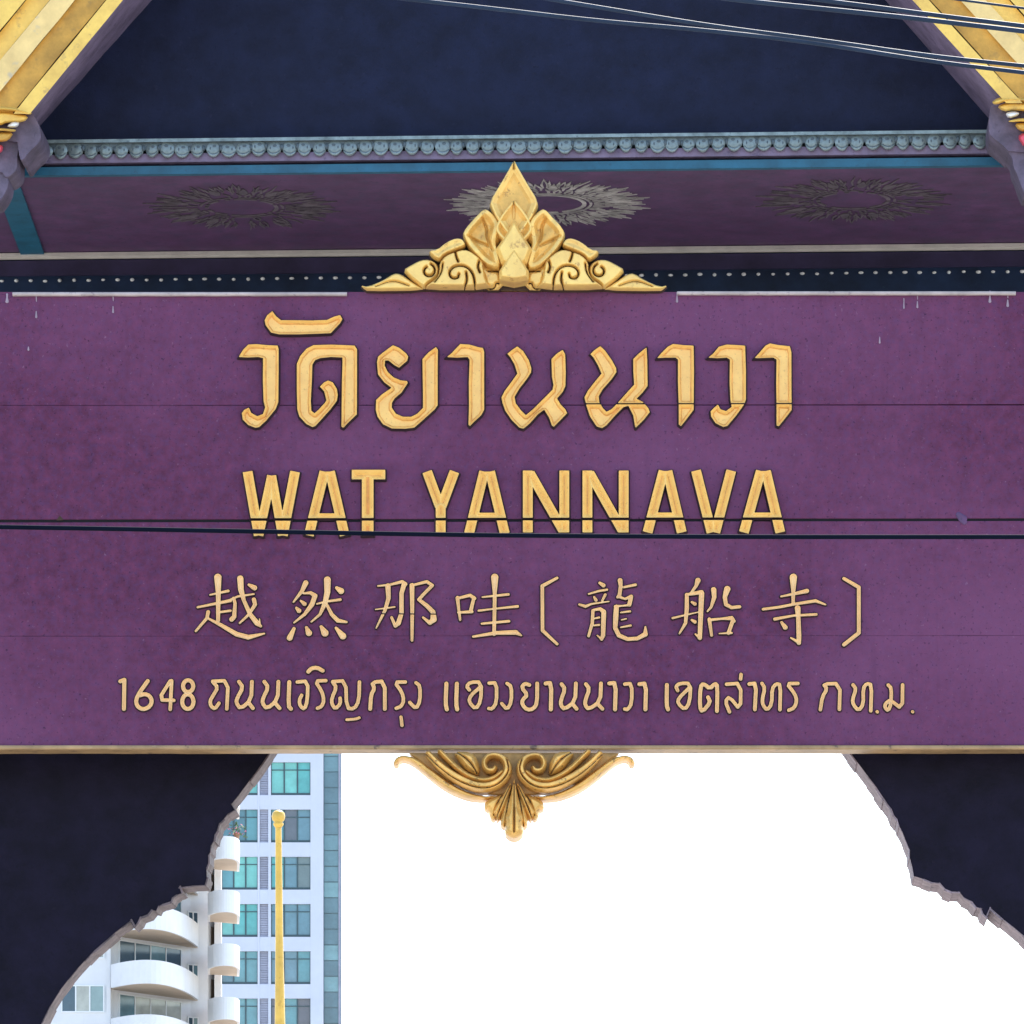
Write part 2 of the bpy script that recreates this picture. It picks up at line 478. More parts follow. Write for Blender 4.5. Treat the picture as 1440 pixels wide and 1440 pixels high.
# ------------------------------------------------------------------ temple gate
TH = math.radians(-2.5)
GL = Vector((0.02, 24.0, 0.0))
gate = empty("temple_gate", GL, TH)
tag(gate, "dark purple temple gate with gold gable eaves and pointed arch behind the signboard", "gate")
ct, st = math.cos(-TH), math.sin(-TH)
def ray(px, py):
    d = Vector(((px - 720) / FPX, 1.0, (HOR - py) / FPX))
    o = Vector((0, 0, CAMZ)) - GL
    rot = lambda v: Vector((v.x * ct - v.y * st, v.x * st + v.y * ct, v.z))
    return rot(o), rot(d)
def gy(px, py, y):          # point of the gate plane local y = const seen at a picture position
    o, d = ray(px, py); t = (y - o.y) / d.y
    return o + d * t
def gz(px, py, z):
    o, d = ray(px, py); t = (z - o.z) / d.z
    return o + d * t

YF = 0.70                                   # front fascia of the porch ceiling
zc = gy(728, 239, YF).z                     # ceiling height
YB = gz(728, 351, zc).y                     # back wall of the porch
XW = 3.1                                    # half width of the gate
def zrow(py, y): return gy(728, py, y).z

# columns
for s in (-1, 1):
    c = MB()
    c.box((s * 2.78 - 0.33, 0.28, 0), (s * 2.78 + 0.33, 0.9, zc - 0.02))
    c.box((s * 2.78 - 0.42, 0.20, 0), (s * 2.78 + 0.42, 0.98, 0.55))
    c.box((s * 2.78 - 0.38, 0.24, 0.55), (s * 2.78 + 0.38, 0.94, 0.75))
    c.build("column", M['black_purple'], gate)
for s in (-1, 1):
    c = MB()
    c.box((s * 2.78 - 0.33, YB + 0.05, 0), (s * 2.78 + 0.33, YB + 0.6, zc - 0.3))
    c.build("column", M['black_purple'], gate)

# arch spandrels: traced outline, extruded through the thickness of the arch
def spandrel(pts, s, y0, y1):
    outer = s * 2.5
    fr = [gy(px, py, y0) for px, py in pts]
    top = gy(728, 900, y0).z
    poly = fr + [Vector((outer, y0, fr[-1].z)), Vector((outer, y0, top)), Vector((fr[0].x - s * 0.35, y0, top))]
    back = [Vector((p.x, y1, p.z)) for p in poly]
    if s > 0:
        poly = poly[::-1]; back = back[::-1]
    m = MB(); m.prism(poly, back, 0, 0)
    n = len(poly)
    return m.build("arch_spandrel", [M['black_purple']], gate), fr
LZ = lambda u, v: (u / 2.88, 1040 + v / 2.88)
Lp = [(1130, -5), (1085, 60), (1045, 118), (1010, 165), (970, 218), (935, 262), (948, 284), (922, 300), (905, 322), (886, 340), (878, 368), (868, 385), (864, 410), (852, 432), (850, 455), (842, 470),
      (842, 500), (834, 520), (836, 560), (828, 588), (780, 590), (725, 597), (733, 622), (712, 628), (696, 640), (690, 655), (660, 664), (640, 674), (632, 692), (612, 688), (598, 706), (566, 718), (556, 740), (540, 758), (527, 733),
      (495, 758), (460, 785), (420, 820), (380, 855), (345, 892), (310, 930), (275, 972), (240, 1018), (200, 1082), (165, 1152), (135, 1215), (105, 1290), (80, 1370), (62, 1460), (50, 1560), (42, 1680), (38, 1800), (-40, 1830), (-70, 1900)]
Lp = [LZ(*p) for p in Lp]
RZ = lambda u, v: (1140 + u / 3.513, 1030 + v / 3.513)
Rp = [(150, 30), (195, 95), (230, 142), (290, 222), (330, 275), (365, 327), (380, 350), (402, 378), (412, 405), (430, 428), (440, 462), (455, 490), (470, 530), (492, 582), (492, 620), (503, 660), (512, 708), (560, 722),
      (600, 738), (640, 742), (665, 770), (700, 785), (735, 786), (760, 815), (800, 835), (822, 862), (845, 868), (855, 895), (874, 912), (892, 868), (950, 918), (1000, 958), (1054, 1003), (1120, 1070), (1190, 1160), (1250, 1260), (1300, 1370), (1340, 1490), (1370, 1620), (1395, 1780), (1410, 1950), (1420, 2120), (1520, 2160), (1560, 2250)]
Rp = [RZ(*p) for p in Rp]
YS0, YS1 = 0.34, 0.57
for pts, s in ((Lp, -1), (Rp, 1)):
    YS1 = 0.52 if s < 0 else 0.68
    sp, fr = spandrel(pts, s, YS0, YS1)
    # carved edging strips that line the arch, each between two notches, a little proud of the panel
    for i in range(len(fr) - 3):
        a, b = fr[i], fr[i + 1]
        t = (b - a); L = t.length
        if L < 0.004: continue
        t.normalize()
        nrm = Vector((-s * t.z, 0, s * t.x))
        if nrm.dot(Vector((-s, 0, -0.6))) < 0: nrm = -nrm
        jit = random.uniform(0.003, 0.012)
        y1 = YS1 + 0.004 + random.uniform(0, 0.03)
        a2 = a - t * 0.003; b2 = b + t * 0.003
        m = MB()
        q = [a2 + nrm * 0.002, b2 + nrm * 0.002, b2 + nrm * jit, a2 + nrm * jit]
        f = [Vector((p.x, YS0 - 0.002 - 0.004 * (i % 2), p.z)) for p in q]
        k = [Vector((p.x, y1, p.z)) for p in q]
        m.prism(f, k)
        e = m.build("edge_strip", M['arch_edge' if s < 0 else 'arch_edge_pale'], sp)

# porch ceiling with stencilled rosettes, teal edge and beams
c = MB()
c.box((-XW, YF + 0.02, zc), (XW, YB + 0.2, zc + 0.12))
ceil = c.build("porch_ceiling", M['ceil'], gate)
for cxp, cyp, sc_, keep in ((340, 291, 0.95, 0.55), (770, 286, 1.0, 1.0), (1200, 281, 0.95, 0.6)):
    p = gz(cxp, cyp, zc)
    R = 0.485 * sc_
    m = MB()
    rnd = random.Random(int(cxp))
    def piece(pts):
        if rnd.random() > (0.92 if keep == 1.0 else 0.72): return
        k = len(pts)
        m.add([(x, y, 0) for x, y in pts] + [(x, y, -0.004) for x, y in pts],
              [tuple(range(k)), tuple(range(2 * k - 1, k - 1, -1))] + [(i, k + i, k + (i + 1) % k, (i + 1) % k) for i in range(k)])
    N = 28
    for i in range(48):      # inner rings
        a0, a1 = 2 * math.pi * i / 48, 2 * math.pi * (i + 1) / 48
        for r0, r1 in ((0.33, 0.37), (0.40, 0.425)):
            piece([(R * r0 * math.cos(a0), R * r0 * math.sin(a0)), (R * r1 * math.cos(a0), R * r1 * math.sin(a0)), (R * r1 * math.cos(a1), R * r1 * math.sin(a1)), (R * r0 * math.cos(a1), R * r0 * math.sin(a1))])
    def leafp(a, r0, r1, w, hollow=False):
        ca, sa = math.cos(a), math.sin(a)
        P_ = lambda r, t: (R * (r * ca - t * sa), R * (r * sa + t * ca))
        rm = r0 + (r1 - r0) * 0.35
        if not hollow:
            piece([P_(r0, -w * 0.5), P_(rm, -w), P_(r1, 0), P_(rm, w), P_(r0, w * 0.5)])
        else:
            piece([P_(r0, -w * 0.6), P_(rm, -w), P_(r1, 0), P_(r1 - 0.05, 0), P_(rm, -w * 0.45), P_(r0, -w * 0.2)])
            piece([P_(r0, w * 0.2), P_(rm, w * 0.45), P_(r1 - 0.05, 0), P_(r1, 0), P_(rm, w), P_(r0, w * 0.6)])
    for i in range(N):
        a = 2 * math.pi * i / N
        leafp(a, 0.44, 0.60, 0.045, True)
        leafp(a + math.pi / N, 0.55, 0.80, 0.05, i % 2 == 0)
        leafp(a, 0.64, 1.0 if i % 2 else 0.9, 0.04, True)
        leafp(a + math.pi / N * 0.5, 0.7, 0.93, 0.018)
        leafp(a - math.pi / N * 0.5, 0.7, 0.90, 0.018)
    r = m.build("rosette", M['stencil'] if keep == 1.0 else M['stencil_faded'], ceil, loc=(p.x, p.y, zc - 0.001))
q = [gz(*w, zc - 0.004) for w in ((-14, 243), (22, 243), (63, 358), (30, 358))]
m = MB(); m.add([(v.x, v.y, zc - 0.012) for v in q] + [(v.x, v.y, zc + 0.02) for v in q], [(0, 1, 2, 3), (4, 7, 6, 5), (0, 4, 5, 1), (1, 5, 6, 2), (2, 6, 7, 3), (3, 7, 4, 0)])
m.build("teal_edge_strip", M['teal'], ceil)
# back beam
b = MB()
zb1 = zrow(357, YB)
b.box((-XW, YB + 0.03, zrow(800, YB)), (XW, YB + 0.45, zc - 0.002))
beam = b.build("back_beam", M['beam'], gate)
b = MB(); b.box((-XW + 0.45, YB - 0.05, zb1), (XW, YB + 0.028, zc - 0.004)); b.build("moulding", M['trim_back'], beam)
b = MB(); b.box((-XW, YB + 0.012, zrow(380, YB)), (XW, YB + 0.029, zrow(359, YB))); b.build("purple_band", M['beam_purple'], beam)
b = MB()
zbead = zrow(386.5, YB)
pitch = 20.55 * (24 + YB) / FPX
nb = int(2 * XW / pitch)
for i in range(nb):
    x = -XW + 0.04 + i * pitch
    w, h = pitch * random.uniform(0.13, 0.19), pitch * random.uniform(0.09, 0.13)
    dz = random.uniform(-0.002, 0.002)
    ring = [(x + w * math.cos(t * math.pi / 4), YB + 0.03, zbead + dz + h * math.sin(t * math.pi / 4)) for t in range(8)]
    ring2 = [(x + 0.6 * (v[0] - x), YB + 0.018, zbead + dz + 0.6 * (v[2] - zbead - dz)) for v in ring]
    b.add(ring + ring2 + [(x, YB + 0.012, zbead + dz)], [(k, (k + 1) % 8, 8 + (k + 1) % 8, 8 + k) for k in range(8)] + [(8 + k, 8 + (k + 1) % 8, 16) for k in range(8)])
tag(b.build("bead_row", M['bead'], beam, smooth=True), kind="stuff")

# front fascia: lotus frieze, purple strip, shadow gap, teal lip
fa = MB()
fa.box((-XW, YF - 0.02, zrow(239, YF)), (XW, YF + 0.02, zrow(191, YF)))
fascia = fa.build("fascia", M['navy'], gate)
f2 = MB(); f2.box((-XW, YF - 0.06, zrow(239.5, YF - 0.06)), (XW, YF - 0.021, zrow(228, YF - 0.06))); f2.build("teal_lip", M['teal'], fascia)
f2 = MB(); f2.box((-XW, YF - 0.075, zrow(223, YF - 0.07)), (XW, YF - 0.021, zrow(211, YF - 0.07))); f2.build("purple_strip", M['soffit'], fascia)
zf0, zf1 = zrow(214, YF - 0.1), zrow(190.5, YF - 0.1)
f2 = MB(); f2.box((-XW, YF - 0.085, zrow(204, YF - 0.1)), (XW, YF - 0.021, zf1)); f2.build("frieze_bed", M['lotus_bed'], fascia)
f2 = MB(); f2.box((-XW, YF - 0.105, zrow(194.5, YF - 0.1)), (XW, YF - 0.086, zf1 + 0.002)); f2.build("frieze_rail", M['lotus'], fascia)
pitch = 21.6 * (24 + YF - 0.1) / FPX
# lotus petal: rounded scallop hanging down with a raised inner petal and two small eyes above
h = zf1 - zf0
w = pitch * 0.47
S_ = Shape(); S_.polys.append(smooth_pts([(-w, 0), (w, 0), (w * 1.0, h * 0.55), (w * 0.7, h * 0.9), (0, h * 1.08), (-w * 0.7, h * 0.9), (-w, h * 0.55)], 1))
vv = []; ff = []
def dome(cx, cz, rx, rz, y0, y1, n=10):
    k = len(vv)
    for j, (sc2, yy) in enumerate(((1.0, y0), (0.8, y0 - (y0 - y1) * 0.7), (0.4, y1))):
        for i in range(n):
            a = 2 * math.pi * i / n
            vv.append((cx + rx * sc2 * math.cos(a), yy, cz + rz * sc2 * math.sin(a)))
    for j in range(2):
        for i in range(n):
            ff.append((k + j * n + i, k + j * n + (i + 1) % n, k + (j + 1) * n + (i + 1) % n, k + (j + 1) * n + i))
    ff.append(tuple(k + 2 * n + i for i in range(n)))
dome(0, h * 0.42, w * 1.04, h * 0.46, 0.0, -0.007, 12)
nb0 = len(ff)
dome(-w * 0.15, h * 0.60, w * 0.34, h * 0.10, -0.0055, -0.0082, 6)
dome(-w * 1.0, h * 0.52, w * 0.26, h * 0.22, -0.002, -0.0082, 5)
dome(w * 0.45, h * 0.46, w * 0.14, h * 0.12, -0.0055, -0.0082, 5)
nb1 = len(ff)
cr = []                                   # thick bright lip along the lower edge of the scallop
for q in range(9):
    a = math.radians(200 + 140 * q / 8)
    cr.append((w * 0.86 * math.cos(a), -0.007, h * 0.42 + h * 0.40 * math.sin(a)))
tb = MB(); tb.tube(cr, [0.003, .005, .007, .0085, .009, .0085, .007, .005, .003], 6)
k_ = len(vv); vv += tb.v; ff += [tuple(i_ + k_ for i_ in f_) for f_ in tb.f]
pm = bpy.data.meshes.new("petal"); pm.from_pydata(vv, [], ff); pm.materials.append(M['lotus']); pm.materials.append(M['lotus_bed'])
pm.polygons.foreach_set("material_index", np.array([1 if nb0 <= i_ < nb1 else 0 for i_ in range(len(ff))], dtype=np.int32))
pm.polygons.foreach_set("use_smooth", np.ones(len(pm.polygons), dtype=bool))
n_p = int(2 * 2.35 / pitch)
for i in range(n_p):
    inst("petal", pm, fascia, (-2.35 + i * pitch + random.uniform(-.003, .003), YF - 0.086, zf0 + random.uniform(-.002, .002)), random.uniform(-.12, .12), (random.uniform(.88, 1.1) * random.choice((1, -1)), random.uniform(.6, 1.3), random.uniform(.9, 1.07)))

# tympanum, eaves soffits, bargeboards and roof
def line(p0, p1):
    sl = (p1[0] - p0[0]) / (p1[1] - p0[1])
    return lambda y: (p0[0] + sl * (y - p0[1]), y)
FL = line((173, 0), (44, 157)); BL = line((215, 0), (57, 178))
FR = line((1283, 0), (1410, 140)); BR = line((1244, 0), (1392, 170))
YG, YT = 0.06, YF + 0.03
top_y = -640
tymp = [gy(*BL(200), YT), gy(*BR(200), YT), gy(728 + 20, top_y, YT), gy(728 - 20, top_y, YT)]
m = MB(); m.prism([gy(*BL(205), YT) - Vector((0.3, 0, 0)), gy(*BR(200), YT) + Vector((0.3, 0, 0)), gy(*BR(200), YT) + Vector((0.3, 0, 0.1)), gy(760, top_y, YT), gy(700, top_y, YT), gy(*BL(205), YT) + Vector((-0.3, 0, 0.1))],
                  [p + Vector((0, 0.15, 0)) for p in [gy(*BL(205), YT) - Vector((0.3, 0, 0)), gy(*BR(200), YT) + Vector((0.3, 0, 0)), gy(*BR(200), YT) + Vector((0.3, 0, 0.1)), gy(760, top_y, YT), gy(700, top_y, YT), gy(*BL(205), YT) + Vector((-0.3, 0, 0.1))]])
m.build("tympanum", M['navy'], gate)
def wob(p, a): return p + Vector((random.uniform(-a, a), 0, random.uniform(-a, a)))
for s, F_, B_ in ((-1, FL, BL), (1, FR, BR)):
    ybot = 160 if s < 0 else 145
    ys = [top_y + (ybot - top_y) * i / 40 for i in range(41)]
    inner = [wob(gy(*F_(y), YG + 0.12), 0.002) for y in ys]
    outer = [wob(gy(*B_(y + (18 if s < 0 else 28) * (y - top_y) / 800), YT + 0.02), 0.002) for y in ys]
    up = Vector((0.16 * s, 0, 0.16))
    m = MB()
    for i in range(40):
        a, b_, c_, d_ = inner[i], inner[i + 1], outer[i + 1], outer[i]
        m.add([a, b_, c_, d_, a + up, b_ + up, c_ + up, d_ + up], [(0, 1, 2, 3), (4, 7, 6, 5), (0, 4, 5, 1), (2, 6, 7, 3)] if s < 0 else [(3, 2, 1, 0), (5, 6, 7, 4), (1, 5, 4, 0), (3, 7, 6, 2)])
    m.build("eave_soffit", M['soffit'], gate)
    # bargeboard: a stack of long mouldings following the slope
    strips = [(0, 23, 0.00, 'barge_gold'), (25, 67, 0.05, 'barge_ochre'), (67.5, 103, 0.025, 'barge_pale'), (103.5, 136, 0.045, 'barge_gold'), (138, 175, 0.0, 'barge_gold'), (176, 215, 0.04, 'barge_ochre'), (216, 260, 0.01, 'barge_gold')]
    core = MB()
    def strip(off0, off1, ya, yb, jit=0.0, y_end=None):
        fr = []
        ye = ybot if y_end is None else y_end
        N_ = 24
        row = []
        for i in range(N_ + 1):
            y = top_y + (ye - top_y) * i / N_
            bend = 0.0
            if y > 60: bend = (y - 60) ** 2 * 0.0012
            p = F_(y)
            j0 = random.uniform(-jit, jit); j1 = random.uniform(-jit, jit)
            row.append((gy(p[0] + s * (off0 + j0) - s * bend * 0.0, y, ya), gy(p[0] + s * (off1 + j1), y, ya), gy(p[0] + s * (off1 + j1), y, yb), gy(p[0] + s * (off0 + j0), y, yb)))
        m = MB()
        k0 = 0
        for r in row: m.v += [tuple(v) for v in r]
        for i in range(N_):
            for k in range(4):
                a = i * 4 + k; b2 = i * 4 + (k + 1) % 4
                m.f.append((a, b2, b2 + 4, a + 4)); m.m.append(0)
        m.f.append((3, 2, 1, 0)); m.m.append(0)
        e = N_ * 4
        m.f.append((e, e + 1, e + 2, e + 3)); m.m.append(0)
        return m
    bb = strip(1, 262, YG + 0.07, YG + 0.13).build("bargeboard", M['groove'], gate)
    for (o0, o1, dy, mt) in strips:
        strip(o0, o1, YG + dy, YG + 0.069, 0.6).build("moulding", M[mt], bb)
    # roof slab behind the bargeboard
    a = gy(*F_(ybot), YG + 0.2); t = gy(728, top_y - 60, YG + 0.2)
    off = Vector((0.2 * s, 0, 0.2))
    a = a + Vector((s * 0.25, 0, -0.2))
    m = MB()
    q = [a + off * 0.8, t + Vector((0, 0, 0.25)), t + Vector((0, 0, 0.33)), a + off * 1.3]
    q2 = [v + Vector((0, 3.2, 0)) for v in q]
    if s > 0: q, q2 = q[::-1], q2[::-1]
    m.prism(q, q2)
    m.build("roof_slope", M['roof'], gate)

# flame hooks at the foot of the bargeboards
def gate3d(yfront):
    def f(px, py, h):
        return tuple(gy(px, py, yfront - h))
    return f
def plain(hh, b): 
    return lambda S, x, y: hh * np.clip(-S / b, 0, 1) ** 0.6 + 0.002
hooks = {-1: [('band', [(-70, 146), (0, 149), (25, 151), (46, 158), (42, 162), (20, 157), (0, 155), (-70, 153)], 'barge_gold', 0.07),
              ('band', [(-70, 154), (0, 157), (20, 158), (41, 163), (34, 172), (10, 172), (0, 177), (-70, 176)], 'barge_gold', 0.03),
              ('mirror_tile', [(9, 177), (19, 170), (28, 172), (25, 179), (14, 180)], 'mirror', 0.05),
              ('band', [(-70, 178), (0, 180), (24, 182), (20, 186), (0, 184), (-70, 184)], 'barge_gold', 0.06),
              ('band', [(-70, 185), (0, 186), (20, 186), (12, 198), (0, 200), (-70, 200)], 'barge_ochre', 0.03),
              ('red_gem', [(-14, 204), (2, 203), (5, 208), (2, 215), (-10, 218)], 'red', 0.05)],
         1: [('band', [(1394, 144), (1402, 138), (1416, 136), (1440, 138), (1510, 147), (1510, 154), (1440, 143), (1416, 142), (1400, 148)], 'barge_gold', 0.07),
             ('band', [(1401, 149), (1420, 143), (1440, 144), (1510, 155), (1510, 166), (1440, 156), (1424, 155), (1411, 157)], 'barge_gold', 0.03),
             ('mirror_tile', [(1413, 159), (1424, 156), (1434, 158), (1432, 163), (1418, 167)], 'mirror', 0.05),
             ('band', [(1417, 170), (1430, 167), (1440, 166), (1510, 172), (1510, 178), (1440, 171), (1420, 172)], 'barge_gold', 0.06),
             ('band', [(1426, 174), (1440, 172), (1510, 179), (1510, 192), (1446, 186), (1433, 184)], 'barge_ochre', 0.03),
             ('red_gem', [(1430, 192), (1440, 186), (1452, 190), (1452, 206), (1440, 208)], 'red', 0.05)]}
lobes = {-1: [[(-40, 172), (20, 160), (46, 158), (50, 166), (56, 178), (58, 192), (54, 202), (42, 212), (30, 228), (26, 214), (24, 195), (-40, 205)],
              [(-40, 195), (22, 190), (26, 206), (24, 222), (24, 238), (16, 246), (8, 250), (2, 240), (-40, 240)],
              [(-40, 238), (4, 236), (11, 246), (12, 260), (6, 274), (-4, 288), (-40, 292)]],
         1: [[(1500, 165), (1410, 152), (1394, 148), (1392, 156), (1390, 172), (1391, 188), (1397, 194), (1405, 200), (1412, 206), (1420, 214), (1500, 214)],
             [(1500, 210), (1415, 204), (1418, 214), (1424, 222), (1425, 234), (1431, 246), (1434, 256), (1438, 266), (1441, 272), (1500, 280)]]}
for s in (-1, 1):
    hk = MB()
    first = None
    for k, lb in enumerate(lobes[s]):
        lb = smooth_pts(lb, 1)
        f = [gy(px, py, YG + 0.10 + 0.02 * k) for px, py in lb]
        bk = [Vector((p.x, YG + 0.42 - 0.05 * k, p.z)) for p in f]
        if s < 0: f, bk = f[::-1], bk[::-1]
        hk.prism(f, bk)
    root = hk.build("eave_hook", M['hook'], gate)
    for nm, poly, mt, hh in hooks[s]:
        S_ = Shape(); S_.polys.append(smooth_pts(poly, 1))
        relief(nm, S_, plain(hh, 3.0), gate3d(YG + 0.06), [M[mt]], root, 0.8, skirt=-0.06)

# ------------------------------------------------------------------ signboard
SD = 24.0
SC = SD / FPX
ZB = CAMZ + (HOR - 1053) * SC
sign = empty("signboard", (0, SD, ZB))
tag(sign, "long purple wooden signboard with carved gold Thai, English and Chinese lettering", "signboard")
def S3(px, py, h):
    return ((px - 720) * SC, -h, (1053 - py) * SC)
X0, X1 = -140, 1580
def plank(yal, yar, ybl, ybr, y_off=0.0, c=0.003):
    """board whose upper and lower edges may run slightly out of level"""
    n = 24
    rnd_ = random.Random(int(yal))
    v = []; f = []
    for i in range(n + 1):
        t = i / n
        px = X0 + (X1 - X0) * t
        ja, jb = rnd_.uniform(-0.12, 0.12), rnd_.uniform(-0.12, 0.12)
        x, _, zt_ = S3(px, yal + (yar - yal) * t + ja, 0)
        _, _, zb_ = S3(px, ybl + (ybr - ybl) * t + jb, 0)
        v += [(x, 0.11, zb_), (x, y_off + c, zb_), (x, y_off, zb_ + c), (x, y_off, zt_ - c), (x, y_off + c, zt_), (x, 0.11, zt_)]
    for i in range(n):
        for k in range(6):
            a = i * 6 + k; b = i * 6 + (k + 1) % 6
            f.append((a, a + 6, b + 6, b))
    f.append((0, 1, 2, 3, 4, 5)); f.append(tuple(n * 6 + k for k in range(5, -1, -1)))
    return mesh_obj("plank", v, f, M['purple'], sign)
plank(414.3, 411.8, 570.0, 568.3, 0.0012, 0.0012)
plank(570.25, 569.7, 730.8, 728.6, 0.0, 0.002)
plank(735.0, 732.4, 894.6, 893.4, 0.0004, 0.0006)
plank(894.85, 893.7, 1049, 1047.5, 0.0, 0.0006)
m = MB(); a = S3(X0 + 4, 1047, 0); b = S3(X1 - 4, 416, 0)
m.box((a[0], 0.112, a[2]), (b[0], 0.15, b[2])); m.build("backing", M['black_purple'], sign)
m = MB(); a = S3(X0 + 4, 736.5, 0); b = S3(X1 - 4, 727.5, 0)
m.box((a[0], 0.007, a[2]), (b[0], 0.1085, b[2])); m.build("seam_shade_strip", M['seam'], sign)  # black strip added to paint the shade of the open gap
# patch of filler bridging the open seam near the right end, and a chipped lip on the left
S_ = Shape(); S_.strokes.append([(1348, 724, 4), (1354, 730, 6), (1356, 734, 4)])
relief("filler_patch", S_, plain(0.004, 2), S3, [M['ceil']], sign, 0.8, skirt=-0.03)
S_ = Shape(); S_.polys.append([(79, 732), (84, 725), (90, 731.5)])
relief("chip", S_, lambda S, x, y: 0.001 + 0 * S, S3, [M['groove']], sign, 0.8)

# frame mouldings
def moulding(xa, xb, ya, yb, y0, y1, mt, nm, n=30, jit=0.0008, ch=0.004):
    v = []; f = []
    for i in range(n + 1):
        px = xa + (xb - xa) * i / n
        p0 = S3(px, yb, 0); p1 = S3(px, ya, 0)
        j = random.uniform(-jit, jit)
        hh = p1[2] - p0[2]
        v += [(p0[0], y1, p0[2] + j), (p0[0], y0 + ch, p0[2] + j), (p0[0], y0, p0[2] + hh * 0.3 + j), (p0[0], y0, p0[2] + hh * 0.7), (p0[0], y0 + ch, p1[2]), (p0[0], y1, p1[2])]
    for i in range(n):
        for k in range(6):
            a = i * 6 + k; b = i * 6 + (k + 1) % 6
            f.append((a, a + 6, b + 6, b))
    f.append((0, 1, 2, 3, 4, 5)); f.append(tuple(n * 6 + k for k in range(5, -1, -1)))
    return mesh_obj(nm, v, f, M[mt], sign)
moulding(18, 488, 412.0, 416.8, -0.02, 0.10, 'trim_white', "top_moulding")
moulding(952, 1428, 410.8, 415.6, -0.02, 0.10, 'trim_white', "top_moulding")
m = MB(); a = S3(X0, 413.9, 0); b = S3(X1, 410.5, 0); m.box((a[0], 0.002, a[2]), (b[0], 0.11, b[2])); m.build("top_rail", M['purple'], sign)
moulding(X0, X1, 1048.6, 1054.4, -0.015, 0.13, 'trim_gold', "bottom_moulding", 60)
# paint drips that ran down from the top edge
S_ = Shape()
for x, y0, y1, r in ((51, 421, 446, 2.0), (159, 420, 439, 1.8), (952, 416, 424, 2.2), (1237, 452, 482, 1.6), (1290, 418, 432, 1.8), (1271, 424, 433, 1.6), (1417, 416, 430, 2.4), (40, 488, 492, 1.8), (10, 418, 424, 3.0), (1392, 414, 424, 2.6)):
    S_.strokes.append([(x, y1 - min(8, y1 - y0), r * 0.35), (x, y1, r * 0.8)])
    if y0 < 430: S_.strokes.append([(x, y0 - 4, r * 0.5), (x + 0.3, y0 + 3, r * 0.3)])
tag(relief("paint_drips", S_, plain(0.002, 2), S3, [M['drip']], sign, 0.7), kind="stuff")

